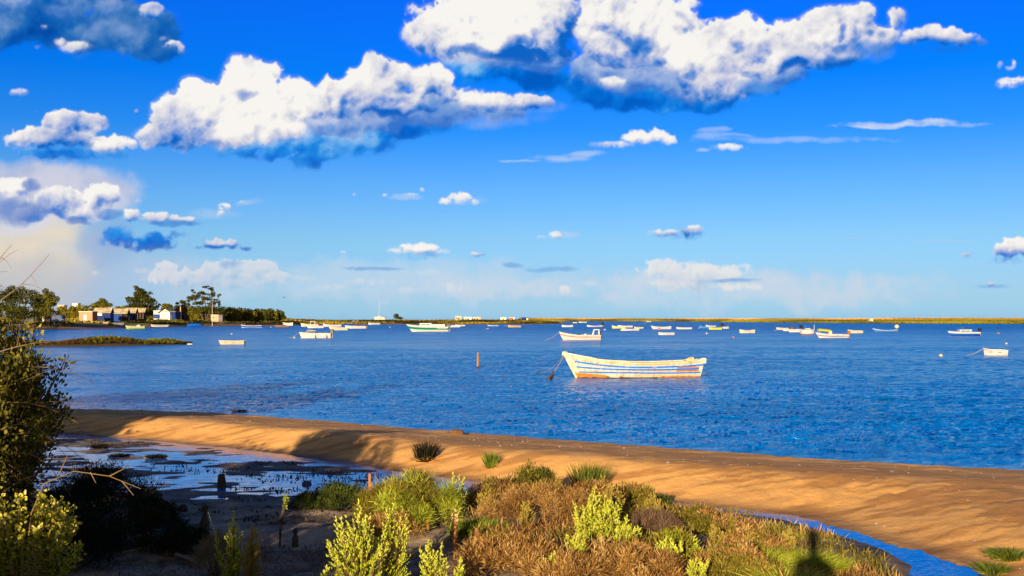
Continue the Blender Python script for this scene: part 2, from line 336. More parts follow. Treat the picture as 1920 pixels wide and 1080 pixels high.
# ---- materials
class NT:
    def __init__(s,name):
        s.m=bpy.data.materials.new(name); s.m.use_nodes=True; s.t=s.m.node_tree; s.b=s.t.nodes["Principled BSDF"]
        s.p=s.t.nodes.new('ShaderNodeTexCoord').outputs['Object']
    def n(s,ty,**k):
        n=s.t.nodes.new('ShaderNode'+ty)
        for a,b in k.items(): setattr(n,a,b)
        return n
    def l(s,a,b): s.t.links.new(a,b)
    def math(s,op,a,b=0.,cl=False):
        n=s.n('Math',operation=op,use_clamp=cl)
        for i,q in enumerate((a,b)):
            if isinstance(q,(int,float)): n.inputs[i].default_value=q
            else: s.l(q,n.inputs[i])
        return n.outputs[0]
    def map(s,scale,rot=0.,loc=(0,0,0)):
        n=s.n('Mapping'); n.inputs['Scale'].default_value=scale; n.inputs['Rotation'].default_value=(0,0,rot); n.inputs['Location'].default_value=loc
        s.l(s.p,n.inputs[0]); return n.outputs[0]
    def noise(s,scale,det=4,vec=None,rough=.55,dist=0.):
        n=s.n('TexNoise'); n.inputs['Scale'].default_value=scale; n.inputs['Detail'].default_value=det
        n.inputs['Roughness'].default_value=rough; n.inputs['Distortion'].default_value=dist; s.l(vec or s.p,n.inputs['Vector']); return n.outputs['Fac']
    def ramp(s,f,stops,interp='LINEAR'):
        n=s.n('ValToRGB'); s.l(f,n.inputs[0]); e=n.color_ramp.elements; n.color_ramp.interpolation=interp
        for i,(p,c) in enumerate(stops):
            q=e[i] if i<2 else e.new(p); q.position=p; q.color=(*c,1) if not isinstance(c,(int,float)) else (c,c,c,1)
        return n.outputs[0]
    def mix(s,f,a,b,mode='MIX'):
        n=s.n('Mix',data_type='RGBA',blend_type=mode)
        for i,q in ((0,f),(6,a),(7,b)):
            if isinstance(q,(int,float)): n.inputs[i].default_value=q
            elif isinstance(q,tuple): n.inputs[i].default_value=(*q,1)
            else: s.l(q,n.inputs[i])
        return n.outputs[2]
    def bump(s,h,st=.3,d=.02,nrm=None):
        n=s.n('Bump'); n.inputs['Strength'].default_value=st; n.inputs['Distance'].default_value=d; s.l(h,n.inputs['Height'])
        if nrm: s.l(nrm,n.inputs['Normal'])
        return n.outputs[0]
    def col(s,c):
        if isinstance(c,tuple): s.b.inputs['Base Color'].default_value=(*c,1)
        else: s.l(c,s.b.inputs['Base Color'])
    def set(s,**k):
        for a,b in k.items():
            i=s.b.inputs[a.replace('_',' ')]
            if hasattr(b,'links') or hasattr(b,'is_linked'): s.l(b,i)
            else: i.default_value=b
        return s
_pm={}
def paint(c,rough=.5,dirt=.25,scale=3.,metal=0.):
    key=(c,rough,dirt,scale)
    if key in _pm: return _pm[key]
    m=NT("paint"); c0=tuple(c); c1=tuple(q*.6 for q in c)
    f=m.noise(scale,6,rough=.65); g=m.ramp(f,[(.42,0.),(.72,dirt*2.2)])
    m.col(m.mix(g,c0,c1)); m.set(Roughness=rough,Metallic=metal); m.l(m.bump(m.noise(scale*6,4),.15,.01),m.b.inputs['Normal'])
    _pm[key]=m.m; return m.m
def foliage_mat(name,rough=.7,trans=.0):
    m=NT(name); a=m.n('Attribute',attribute_name='tint'); m.col(a.outputs['Color']); m.set(Roughness=rough); m.b.inputs['Specular IOR Level'].default_value=.15
    return m.m
LEAF=foliage_mat("leaf_surface"); 
BARK=NT("bark"); BARK.col(BARK.ramp(BARK.noise(9,6),[(.3,(.05,.035,.02)),(.7,(.16,.11,.07))])); BARK.set(Roughness=.9); BARK=BARK.m
# ------------------------------------------------------------------ lie of the land close by
FAR=np.array([(-60,38),(-30,36),(-13.4,31.5),(-10.7,31),(-8.2,30.2),(-4.9,28),(-2,25.7),(0,24.2),(2.6,22.4),(5.35,20.4),(7.0,19.5),(8.8,18.8),(14,16.5),(30,12),(60,6)],float)
NEAR=np.array([(-60,31),(-30,29),(-14,26.8),(-10.4,25.1),(-7.5,23.4),(-4.8,21.5),(-3.1,19.9),(-2.4,19.2),(-.5,17.5),(.33,16.9),(1.7,15.9),(3.18,14.9),(3.82,14.3),(4.12,13.4),(4.4,12.6),(4.63,11.9),(4.8,11.3),(5.1,9.5),(5.5,7),(6.5,2),(8,-12)],float)
BANK=np.array([(-60,17),(-12,17),(-6,16.4),(-3.5,16.6),(-1.5,16.9),(-.3,16.6),(.9,15.7),(2.2,14.95),(3.14,14.66),(3.52,14.3),(3.90,13.35),(4.17,12.6),(4.24,11.6),(4.05,11.2),(4.1,10),(4.3,7),(5.3,2),(6.8,-12)],float)
def pdist(X,Y,P):                        # distance to a polyline, + on its far/right side
    best=np.full(X.shape,1e9); sg=np.zeros(X.shape)
    for (ax,ay),(bx,by) in zip(P[:-1],P[1:]):
        dx,dy=bx-ax,by-ay; L=dx*dx+dy*dy; t=np.clip(((X-ax)*dx+(Y-ay)*dy)/L,0,1)
        d=np.hypot(X-ax-t*dx,Y-ay-t*dy); cr=dx*(Y-ay)-dy*(X-ax)
        u=d<best-1e-9; best=np.where(u,d,best); sg=np.where(u,np.sign(cr),sg)
    return best*sg
_r=np.random.default_rng(3)
_g=_r.random((9,64,64))
def n2(X,Y,c,k=0):                        # smooth noise on world coordinates, -1..1
    a=.6+k; u=(X*math.cos(a)+Y*math.sin(a))/c+500; v=(-X*math.sin(a)+Y*math.cos(a))/c+500
    ui=np.floor(u).astype(int); vi=np.floor(v).astype(int); fu=u-ui; fv=v-vi; fu=fu*fu*(3-2*fu); fv=fv*fv*(3-2*fv); g=_g[k]
    q=lambda i,j: g[i%64,j%64]
    return ((q(vi,ui)*(1-fu)+q(vi,ui+1)*fu)*(1-fv)+(q(vi+1,ui)*(1-fu)+q(vi+1,ui+1)*fu)*fv)*2-1
def sm(a,b,x): t=np.clip((x-a)/(b-a),0,1); return t*t*(3-2*t)
def ground_h(X,Y):
    X=np.asarray(X,float); Y=np.asarray(Y,float)
    df=-pdist(X,Y,FAR); dn=pdist(X,Y,NEAR); db=-pdist(X,Y,BANK)
    # sand bank: a steeper face to the creek, a long back slope to the open water
    wob=n2(X,Y,1.3,0)*.10+n2(X,Y,.5,1)*.04
    face=sm(-.05,1.45+.35*n2(X,Y,2.2,2)+.6*sm(1.2,4,X),dn+wob*.5)
    spit=(.37+.02*n2(X,Y,3,3))*face*(.18+.82*sm(0,4.8,df+n2(X,Y,1.2,4)*.05))
    spit=np.where(df<.35,spit*np.clip(df/.35,0,1),spit)
    s2=(dn*.55+X*.6)/.2
    spit+=(.004+.012*sm(0,4,X))*(.6+.6*n2(X,Y,1.1,7))*np.sin(s2*6.28+n2(X,Y,.8,5)*4.+n2(X,Y,.3,2)*1.2)*face*(1-sm(1.0,2.2,dn))*sm(0,.3,dn)
    spit+=.012*n2(X,Y,.35,6)+.009*n2(X,Y,.16,7)+.008*(1-np.abs(n2(X*.35,Y*1.3,.35,8)))*sm(1.,2.,dn)
    al=X*.72-Y*.69; rill=np.abs(n2(al*.9+dn*.75,dn*.22,.30,0)); spit-=.034*(1-sm(0,.26,rill))*sm(2.2,4.2,X)*face*(1-sm(1.5,3.0,dn+.5*n2(X,Y,.9,3)))*sm(.05,.4,dn)
    inside=(df>0)&(dn>0)
    # near side: flat mud with puddles, then the bank rises to the photographer
    flat=.02*n2(X*.35,Y*1.1,.75,1)+.018*n2(X*.5,Y,.35,2)+.012*n2(X*.6,Y,.16,5)+.002-.010*sm(-4.5,-1.5,dn)+.014*n2(X*.45,Y*1.5,.24,6)+.045*sm(-.3,1.6,db-2.)
    creek=-.07*sm(0,.25,-dn)
    mudmask=sm(.2,-1.2,X)
    east=np.where(db>0,.07*sm(0,.5,db)+.19*sm(.5,3.0,db),-.09*sm(0,.3,-db))
    west=flat+np.where(db>0,.10*sm(0,2.6,db),0)
    near=east*(1-mudmask)+west*mudmask
    near=np.minimum(near,np.where(dn>-.35,(-dn/.35)*.05-.03+.02*mudmask*n2(X,Y,.4,4),9))
    rise=.95*sm(10.5,1.5,Y)*sm(0,1.5,db)
    near=near+rise+np.where(db>.3,.02*n2(X,Y,.3,6)+.012*n2(X,Y,.12,8),0)
    h=np.where(inside,spit,near)
    h=np.where(df<=0,-.35*sm(0,2.5,-df)+df*.02-.004,h)
    return h
def gz(x,y): return float(ground_h(np.array([x]),np.array([y]))[0])
def grid(x0,x1,y0,y1,st):
    xs=np.arange(x0,x1+st/2,st); ys=np.arange(y0,y1+st/2,st); X,Y=np.meshgrid(xs,ys); w=len(xs)
    i=np.arange(len(ys)-1)[:,None]*w+np.arange(w-1)[None,:]; i=i.ravel()
    return X,Y,np.stack([i,i+1,i+w+1,i+w],1)
def build_ground():
    # one sheet: fine in the middle, coarser out to the sides (same vertex rows, stretched)
    xs=np.concatenate([np.linspace(-55,-15,40)[:-1],np.arange(-15,12,.075),np.linspace(12,55,44)])
    ys=np.concatenate([np.linspace(-45,6,50)[:-1],np.arange(6,33,.075),np.linspace(33,45,12)])
    X,Y=np.meshgrid(xs,ys); w=len(xs); Z=ground_h(X,Y)
    i=(np.arange(len(ys)-1)[:,None]*w+np.arange(w-1)[None,:]).ravel()
    V=np.stack([X.ravel(),Y.ravel(),Z.ravel()],1); F=np.stack([i,i+1,i+w+1,i+w],1)
    dn=pdist(X,Y,NEAR); df=-pdist(X,Y,FAR)
    sand=((dn>0)&(df>-1)).astype(float)*sm(-.05,.12,dn+n2(X,Y,.3,1)*.08)
    dry=sm(.0,.9,.7*n2(X*.25,Y*1.5,.5,3)+1.0*n2(X*.35,Y*1.8,.2,4)+.5*n2(X*.5,Y*1.5,.11,6)-.05+.9*(1-sm(.9,1.9,dn+n2(X,Y,.7,2)*.6)))  # scattered dry patches; the sunlit creek face is lightened into this mask too
    wet=sm(.07,.0,Z)
    c=np.stack([sand.ravel(),dry.ravel(),wet.ravel()],1)
    m=NT("sand_and_mud"); a=m.n('Attribute',attribute_name='tint'); s=m.n('SeparateColor'); m.l(a.outputs['Color'],s.inputs[0])
    g1=m.noise(60,6,rough=.7); g2=m.noise(2.2,6)
    dk=m.mix(g1,C3((176,120,58)),C3((228,164,86))); lt=m.mix(g1,C3((252,174,84)),C3((255,204,120)))
    sandc=m.mix(m.math('MULTIPLY',s.outputs[1],m.ramp(g2,[(.3,.75),(.6,1.)])),dk,lt)
    mud=m.mix(m.ramp(m.noise(1.6,7,rough=.65),[(.38,0.),(.62,1.)]),C3((92,76,58)),C3((196,168,134)))
    mud=m.mix(m.ramp(m.noise(14,5,rough=.7),[(.5,0.),(.75,.6)]),mud,C3((50,42,30)))
    c_=m.mix(s.outputs[0],mud,sandc)
    c_=m.mix(m.math('MULTIPLY',s.outputs[2],.55),c_,C3((58,42,28)))
    m.col(c_)
    m.l(m.math('SUBTRACT',.97,m.math('MULTIPLY',s.outputs[2],.22)),m.b.inputs['Roughness'])
    m.l(m.bump(m.noise(70,6,rough=.75),.8,.012,m.bump(m.noise(9,6,rough=.6),.6,.035)),m.b.inputs['Normal'])
    o=npmesh("ground",V,F,c,None,m.m,True); tag(o,kind="structure")
build_ground()
# ------------------------------------------------------------------ water
def water_mat(name,calm):
    m=NT(name)
    big=m.noise(.035,3,m.map((.45,1.6,1),.12)); big2=m.noise(.16,3,m.map((.35,1.5,1),-.1))
    gust=m.ramp(m.math('ADD',m.math('MULTIPLY',big,.6),m.math('MULTIPLY',big2,.4)),[(.36,.35),(.62,1.)])
    c=m.noise(11,3,m.map((.55,1.15,1),.3),.6,.3)
    def S(v,k): return m.math('MULTIPLY',m.math('SUBTRACT',v,.5),k)
    if calm: h=S(m.noise(5.2,3,m.map((.5,1.2,1),-.12),.6,.2),.004)
    else:
        a=m.noise(1.9,3,m.map((.42,1.25,1),.25),.55,.3)
        h=m.math('MULTIPLY',m.math('ADD',S(c,.24),S(a,.55)),gust)
        sp=m.n('SeparateXYZ'); m.l(m.p,sp.inputs[0]); far=m.ramp(m.math('MULTIPLY',sp.outputs[1],.001),[(.03,0.),(.32,1.)])
        pt=m.noise(.22,9,m.map((.3,1.,1),.1),.72)
        m.l(m.math('ADD',m.math('ADD',.045,m.math('MULTIPLY',far,.25)),m.math('MULTIPLY',m.ramp(pt,[(.4,0.),(.6,.10)]),1.)),m.b.inputs['Roughness'])
        at_=m.n('Attribute',attribute_name='tint'); cs_=m.n('SeparateColor'); m.l(at_.outputs['Color'],cs_.inputs[0]); CAL=cs_.outputs[0]
        m.l(m.mix(CAL,m.mix(far,m.mix(m.ramp(pt,[(.42,0.),(.58,1.)]),(.66,.92,1.),(.22,.66,1.)),(.03,.36,.9)),(.80,.93,1.)),m.b.inputs['Specular Tint'])
        m.l(m.math('ADD',1.33,m.math('MULTIPLY',CAL,.75)),m.b.inputs['IOR'])
    m.l(m.bump(m.math('MULTIPLY',h,m.math('SUBTRACT',1.,m.math('MULTIPLY',CAL,.6))) if not calm else h,1.,1.),m.b.inputs['Normal'])
    m.col((.0,.20,.70) if not calm else (.0,.19,.62)); m.set(IOR=1.33)
    if calm: m.set(Roughness=.02,IOR=2.7); m.b.inputs['Specular Tint'].default_value=(.80,.97,1,1)
    return m.m
WATER=water_mat("open_water",False)
mid=np.array([((FAR[:,0]).min(),0)])
def wave_h(X,Y):
    D=np.hypot(X,Y)
    g=.55+.45*n2(X*.35,Y,9,0)+.3*n2(X*.3,Y,27,1)
    h=np.zeros(X.shape)
    for k,(lam,amp,ang,asp) in enumerate([(2.6,.035,.25,.45),(1.25,.034,-.18,.4),(.62,.046,.35,.42),(.33,.033,-.1,.5),(.19,.018,.2,.6)]):
        ca,sa=math.cos(ang),math.sin(ang); u=(X*ca+Y*sa)*asp; v=-X*sa+Y*ca
        q=n2(u,v,lam*.5,(k*2+1)%9); q=1-2*np.abs(q)            # sharp crests
        h+=amp*q*np.clip(1.6-D*.0075/lam,0,1)
    return h*np.clip(g,.2,1.4)
def build_water():
    xs=np.linspace(-60,60,121)
    yf=np.interp(xs,FAR[:,0],FAR[:,1])
    yn=np.array([ -20. if x>5.4 else np.interp(x,NEAR[:,0],NEAR[:,1]) for x in xs])
    ym=np.where(xs<5.4,.5*(yf+yn),yf-2.5)
    # choppy water with real wavelets, rows getting wider with distance
    us=np.linspace(-.62,.62,1150); rows=[0.]; y=0.
    Y0=lambda u: None
    ds=[]; d=0.
    while True:
        ds.append(d); d+=max(.085,.0042*(20+d))
        if d>235: break
    ds=np.array(ds)
    # start of each column: the middle of the sand bank along the ray
    t=np.linspace(5,60,1200); st=np.empty(len(us))
    for i,u in enumerate(us):
        f=np.interp(t*u,xs,ym)-t; st[i]=t[np.argmax(f<0)]
    YY=st[None,:]+ds[:,None]*(1+(240-st[None,:]-ds[-1])/ds[-1]*(ds[:,None]/ds[-1])); XX=YY*us[None,:]
    fade=np.clip((238-YY)/60,0,1)
    shore=np.clip(-pdist(XX,YY,FAR)*-1/1.5,.25,1)
    # sheltered water: along the sand bank and in the bight on the left
    dsh=-(-pdist(XX,YY,FAR)); lee=np.clip(1.15-dsh/7.,0,1)*.75+sm(-.16,-.42,XX/YY+.10*n2(XX*.3,YY,9,4))*sm(125,60,YY)*.85
    band=sm(.15,.6,n2(XX*.12,YY*.8,7,6))*.35*sm(-.05,-.3,XX/YY)
    calmf=np.clip(lee*(.7+.5*n2(XX*.3,YY,3.5,7))+band,0,1)
    calmf=np.maximum(calmf,.85*np.exp(-((XX-5.1)/3.4)**4)*sm(33,43,YY)*sm(50,47.5,YY)*(.8+.3*n2(XX,YY,1.2,3)))
    Z=wave_h(XX,YY)*fade*shore*(1-.62*calmf)
    w=len(us); i=(np.arange(len(ds)-1)[:,None]*w+np.arange(w-1)[None,:]).ravel()
    o=npmesh("sea_water",np.stack([XX.ravel(),YY.ravel(),Z.ravel()],1),np.stack([i,i+1,i+w+1,i+w],1),np.stack([calmf.ravel()]*3,1),None,WATER,True); tag(o,kind="structure")
    # the rest of the lagoon
    e0,e1=XX[-1,0],XX[-1,-1]; V=[(e0,240,0),(e1,240,0),(-9000,9000,0),(9000,9000,0),(-9000,240,0),(9000,240,0),(-9000,st[0],0),(9000,st[-1],0),(XX[0,0],st[0],0),(XX[0,-1],st[-1],0)]
    me=bpy.data.meshes.new("lagoon_water"); me.from_pydata(V,[],[(4,0,1,5,3,2),(6,8,0,4),(9,7,5,1)]); o=link("lagoon_water",me,None,WATER); tag(o,kind="structure")
    V=[(x,y-.002,0) for x,y in zip(xs,ym) if x<=5.4]; k=len(V); V[-1]=(5.4,V[-1][1],0)
    W_=V+[(x,-10 if x>3 else 14.,0) for x,_,_ in V]
    me=bpy.data.meshes.new("creek_water"); me.from_pydata(W_+[(9,V[-1][1]-8,0),(9,-10,0)],[],[(i,k+i,k+i+1,i+1) for i in range(k-1)]+[(k-1,2*k-1,2*k+1,2*k)])
    o=link("creek_water",me,None,water_mat("still_water",True)); tag(o,kind="structure")
build_water()
# ------------------------------------------------------------------ boats
def font_mesh(txt,size,depth=.004):
    cu=bpy.data.curves.new("f",'FONT'); cu.body=txt; cu.size=size; cu.extrude=depth; cu.align_x='CENTER'
    o=bpy.data.objects.new("f",cu); COL.objects.link(o); bpy.context.view_layer.update()
    me=bpy.data.meshes.new_from_object(o.evaluated_get(bpy.context.evaluated_depsgraph_get()))
    bpy.data.objects.remove(o); vs=[v.co.copy() for v in me.vertices]; fs=[tuple(p.vertices) for p in me.polygons]
    bpy.data.meshes.remove(me); bpy.data.curves.remove(cu); return vs,fs
WHITE=C3((224,216,200)); CREAM=C3((218,204,170))
M_WHITE=paint(WHITE,.4,.18,2.); M_INNER=paint(C3((178,166,140)),.7,.4,3.); M_DARK=paint(C3((28,30,36)),.35,.1); M_GREY=paint(C3((120,118,112)),.6,.3)
M_WOOD=paint(C3((120,86,52)),.8,.5,4.); M_GLASS=paint(C3((60,84,108)),.12,.05); M_ROPE=paint(C3((176,156,124)),.9,.3,20); M_BLUE=paint(C3((24,96,190)),.45,.2)
M_ORANGE=paint(C3((226,110,30)),.45,.2); M_YELLOW=paint(C3((226,214,40)),.5,.2); M_RED=paint(C3((196,60,36)),.5,.2); M_GREEN=paint(C3((10,140,96)),.4,.15)
class Hull:
    def __init__(s,L,B,bow,mid,st,draft=.25,rake=.35,tw=.75,full=.42,srake=0.,flare=.55):
        s.__dict__.update(L=L,B=B,bow=bow,mid=mid,st=st,draft=draft,rake=rake,tw=tw,full=full,srake=srake,flare=flare)
    def hb(s,t):
        f=s.full
        a=math.sin(math.pi/2*min(1,t/f))**.85 if t<f else 1.
        if t>f: a=1-(1-s.tw)*((t-f)/(1-f))**2
        return s.B/2*a
    def sheer(s,t):
        m=.58
        return s.mid+((s.bow-s.mid)*((m-t)/m)**2.1 if t<m else (s.st-s.mid)*((t-m)/(1-m))**2)
    def keel(s,t): return -s.draft*(1-.5*max(0,(t-.6)/.4)) if t>.12 else -s.draft*(.45+.55*t/.12)
    def pt(s,t,j,side=1,off=0.):
        w=max(0,s.hb(t)-off); z0,z1=s.keel(t),s.sheer(t); e=s.flare+.35*max(0,1-t*3)
        y=w*(j**e if j>0 else 0)
        x=t*s.L+s.rake*(1-j)**1.1*(1-t)**3.5*1.0+s.srake*(j-1)*max(0,t-.6)/.4 + (off if t<.02 else 0)
        return Vector((x-s.L/2,side*y,z0+(z1-z0)*j+(off*.4 if off else 0)*(1-j)))
def add_hull(root,h,mats,bands,nt=18,nj=10,th=.04,name='hull',inner=1,wl=None):
    """bands: j upper limits -> material index"""
    mb=MB(); js=[k/nj for k in range(nj+1)]; ts=[(k/nt)**1.15 for k in range(nt+1)]
    def mi(j):
        for lim,q in bands:
            if j<=lim: return q
        return bands[-1][1]
    for sd in (1,-1):
        vs=[h.pt(t,j,sd) for t in ts for j in js]; fs=[];ms=[]
        for a in range(nt):
            for b in range(nj):
                q=(a*(nj+1)+b,a*(nj+1)+b+1,(a+1)*(nj+1)+b+1,(a+1)*(nj+1)+b)
                fs.append(q if sd>0 else q[::-1]); ms.append(mi((js[b]+js[b+1])/2))
        mb.add(vs,fs,ms)
        # inside skin and cap
        ji=[1,.8,.6,.42]
        vi=[h.pt(t,j,sd,th if 1 else 0) for t in ts for j in ji]; n=len(ji)
        vi+= [h.pt(t,1,sd) for t in ts]; o=len(ts)*n; fs=[]
        for a in range(nt):
            for b in range(n-1):
                q=(a*n+b,a*n+b+1,(a+1)*n+b+1,(a+1)*n+b); fs.append(q if sd>0 else q[::-1])
            q=(o+a,a*n,(a+1)*n,o+a+1); fs.append(q)
        mb.add(vi,fs,inner)
    # floor between the two inside skins
    fl=[h.pt(t,.42,sd,th) for t in ts for sd in (1,-1)]
    mb.add(fl,[(2*a,2*a+1,2*a+3,2*a+2) for a in range(nt)],inner)
    # transom, outer and inner
    tr=[h.pt(1,j,1) for j in js]+[h.pt(1,j,-1) for j in js[::-1]]; k=len(tr)
    mb.add(tr,[(i,i+1,k-2-i,k-1-i) for i in range(nj)],[mi((js[i]+js[i+1])/2) for i in range(nj)])
    ti=[v+Vector((-th,0,0)) for v in tr]; mb.add(ti,[(i,i+1,k-2-i,k-1-i) for i in range(nj)],inner)
    mb.add([tr[nj],tr[nj+1],ti[nj+1],ti[nj]],[(0,1,2,3)],inner)
    return mb.build(name,mats,root,True)
def add_gunwale(root,h,mat,w=.035,name='gunwale',t1=1.,off=.01):
    mb=MB()
    for sd in (1,-1):
        pts=[h.pt(t/16*t1,1,sd)+Vector((0,sd*off,.005)) for t in range(17)]; mb.tube(pts,w,5)
    return mb.build(name,mat,root)
def add_thwarts(root,h,ts,mat=None,w=.22):
    for t in ts:
        mb=MB(); z=h.sheer(t)-.14; y=h.hb(t)*.96; x=t*h.L-h.L/2
        mb.box((x-w/2,-y,z-.03),(x+w/2,y,z)); mb.build('thwart',mat or M_WOOD,root)
def add_motor(root,h,s=1.,mat=None,y=0.):
    x=h.L/2; z=h.st
    mb=MB(); mb.box((x-.02,y-.1*s,z-.22*s),(x+.10*s,y+.1*s,z+.06*s)); mb.box((x+.1*s,y-.05*s,-.35),(x+.24*s,y+.05*s,z+.1*s),0,.01,.01); mb.box((x+.04*s,y-.09*s,-.12),(x+.3*s,y+.09*s,-.1))
    o=mb.build('outboard_motor',M_GREY if mat is None else mat,root)
    mb=MB(); mb.rbox((x-.14*s,y-.17*s,z+.08*s),(x+.34*s,y+.17*s,z+.55*s),.07*s); mb.build('motor_cowl',mat or M_DARK,o)
    mb=MB(); mb.tube([(x-.1*s,y,z+.2*s),(x-.55*s,y+.1*s,z+.3*s)],.025*s,5); mb.build('tiller',M_DARK,o)
def add_console(root,h,t=.6,s=1.,mat=None):
    x=t*h.L-h.L/2; z=h.sheer(t)-.25; o=MB().rbox((x-.3*s,-.35*s,z),(x+.25*s,.35*s,z+.85*s),.06).build('console',mat or M_WHITE,root)
    MB().box((x-.32*s,-.33*s,z+.86*s),(x-.28*s,.33*s,z+1.15*s)).build('windscreen',M_GLASS,o)
def add_screen(root,h,t=.38,w=.9,hh=.38):
    x=t*h.L-h.L/2; z=h.sheer(t); mb=MB(); y=h.hb(t)*.78
    mb.add([(x,-y,z),(x,y,z),(x+.28,y*.85,z+hh),(x+.28,-y*.85,z+hh)],[(0,1,2,3)])
    for sd in (1,-1): mb.add([(x,sd*y,z),(x+w,sd*y*1.02,z),(x+w,sd*y*.9,z+hh*.7),(x+.28,sd*y*.85,z+hh)],[(0,1,2,3)])
    g=mb.build('windscreen',M_GLASS,root)
    fr=MB(); fr.tube([(x,-y,z),(x+.28,-y*.85,z+hh),(x+.28,y*.85,z+hh),(x,y,z)],.022,5)
    for sd in (1,-1): fr.tube([(x+.28,sd*y*.85,z+hh),(x+w,sd*y*.9,z+hh*.7),(x+w,sd*y,z)],.02,5)
    fr.build('screen_frame',M_WHITE,g)
def add_deck(root,h,t1=.36,mat=None):
    n=10; vs=[];
    for k in range(n+1):
        t=k/n*t1; 
        for sd in (1,-1): p=h.pt(t,1,sd); vs.append((p.x,p.y*.98,p.z+.01))
        p=h.pt(t,1,1); vs.append((p.x,0,p.z+.05))
    fs=[]
    for k in range(n): a=3*k; b=a+3; fs+=[(a,a+2,b+2,b),(a+2,a+1,b+1,b+2)]
    mb=MB(); mb.add(vs,fs); p=vs[3*n]; q=vs[3*n+1]; mb.add([p,q,(q[0],q[1],q[2]-.3),(p[0],p[1],p[2]-.3)],[(0,1,2,3)])
    mb.build('foredeck',mat or M_WHITE,root)
def add_arch(root,h,t0,t1,ht,mat=None,w=.7,rw=.05):
    xa=t0*h.L-h.L/2; xb=t1*h.L-h.L/2; z=h.sheer((t0+t1)/2); mb=MB(); y=h.hb(t1)*w
    for sd in (1,-1):
        mb.tube([(xa-.12,sd*y,z-.1),(xa+.08,sd*y,z+ht),(xb-.06,sd*y,z+ht),(xb,sd*y,z-.1)],rw,6)
    mb.box((xa+.03,-y-rw,z+ht-.03),(xb-.02,y+rw,z+ht+.06)); return mb.build('roll_arch',mat or M_WHITE,root)
def add_cabin(root,h,t0,t1,ht,mat=None,wmat=None,wins=3):
    xa=t0*h.L-h.L/2; xb=t1*h.L-h.L/2; y=min(h.hb(t0),h.hb(t1))*.72; z=h.sheer((t0+t1)/2)-.12
    mb=MB(); mb.box((xa,-y,z),(xb,y,z+ht),0,.12*ht,.06); c=mb.build('cabin',mat or M_WHITE,root)
    MB().rbox((xa-.06,-y-.03,z+ht+.002),(xb+.08,y+.03,z+ht+.08),.03).build('cabin_roof',mat or M_WHITE,c)
    for k in range(wins):
        w=(xb-xa)*.8/wins; x0=xa+(xb-xa)*.1+k*w
        for sd in (1,-1):
            yy=sd*(y-.028); MB().box((x0+.04,min(yy,yy+sd*.02),z+ht*.5),(x0+w-.04,max(yy,yy+sd*.02),z+ht*.82)).build('cabin_window',M_GLASS,c)
    return c
def add_cover(root,h,mat,rise=.35,t0=.03,t1=.97):
    mb=MB(); n=12; m=6; vs=[]
    for a in range(n+1):
        t=t0+(t1-t0)*a/n; y=h.hb(t)+.02; z=h.sheer(t)
        for b in range(m+1): q=b/m*2-1; vs.append((t*h.L-h.L/2,y*q,z+rise*math.cos(q*1.5)*math.sin(math.pi*(.15+.7*a/n))*(1+.1*math.sin(a*2.1))+ (-.08 if abs(q)==1 else 0)))
    mb.add(vs,[(a*(m+1)+b,a*(m+1)+b+1,(a+1)*(m+1)+b+1,(a+1)*(m+1)+b) for a in range(n) for b in range(m)]); mb.build('boat_cover',mat,root,True)
def add_mast(root,x,z0,z1,mat=None,r=.03,stay=None):
    mb=MB(); mb.tube([(x,0,z0),(x,0,z1)],[r,r*.6],6); o=mb.build('mast',mat or M_WHITE,root)
    if stay:
        s=MB()
        for p in stay: s.tube([(x,0,z1),p],.008,3)
        s.build('stay',M_GREY,o)
    return o
def add_load(root,h,t,mat,s=.35):
    x=t*h.L-h.L/2; rnd=random.Random(int(t*100)); mb=MB(); vs=[];n=10
    for i in range(5):
        for k in range(n): a=2*math.pi*k/n; q=math.cos(i/4*1.5)*(1+.25*rnd.uniform(-1,1)); vs.append((x+s*1.3*q*math.cos(a),s*q*math.sin(a),h.sheer(t)-.2+s*1.1*math.sin(i/4*1.5)*(1+.15*rnd.uniform(-1,1))))
    mb.add(vs,[(i*n+k,i*n+(k+1)%n,(i+1)*n+(k+1)%n,(i+1)*n+k) for i in range(4) for k in range(n)]+[tuple(range(4*n,5*n))]); mb.build('net_pile',mat,root,True)
def mooring(root,h,fx,mat=None):
    p=h.pt(0,.92,1); a=Vector((p.x-.02,0,p.z)); b=Vector((p.x-fx,-.3,.0)); m=(a+b)/2-Vector((0,0,.18*a.z))
    MB().tube([a,m,b],.018,4).build('mooring_rope',mat or M_ROPE,root)
BG="moored boats on the lagoon"
def boat(name,px0,px1,pyw,bow,mid,st,label,cat='boat',dirn='L',top=None,bot=None,band=None,inner=None,z=0.,d=None,yaw=0.,Bf=.34,rake=.3,tw=.78,thw=(.3,.65),gun=None,group=BG,bands=None,tilt=0.):
    d=d or dist(pyw,z); k=d/FPX; L=(px1-px0)*k/math.cos(yaw)
    B=max(1.1,min(2.6,L*Bf)); dk=k                                       # heights come in photo pixels
    h=Hull(L,B,bow*dk,mid*dk,st*dk,draft=.22 if z==0 else .16,rake=rake*L*.16,tw=tw)
    c=at((px0+px1)/2,d+B*.3,z)
    o=empty(name,c,(0 if dirn=='L' else math.pi)+yaw,label,cat,group)
    if tilt: o.rotation_euler[0]=tilt
    top=top or M_WHITE; bot=bot or top; mats=[bot,inner or M_INNER,top,band or top]
    if z>0: o.location.z+=.14
    add_hull(o,h,mats,bands or [(.32,0),(.74,2),(.88,3),(1,2)],nt=12,nj=9)
    add_gunwale(o,h,gun or top,.03)
    if thw: add_thwarts(o,h,thw)
    return o,h
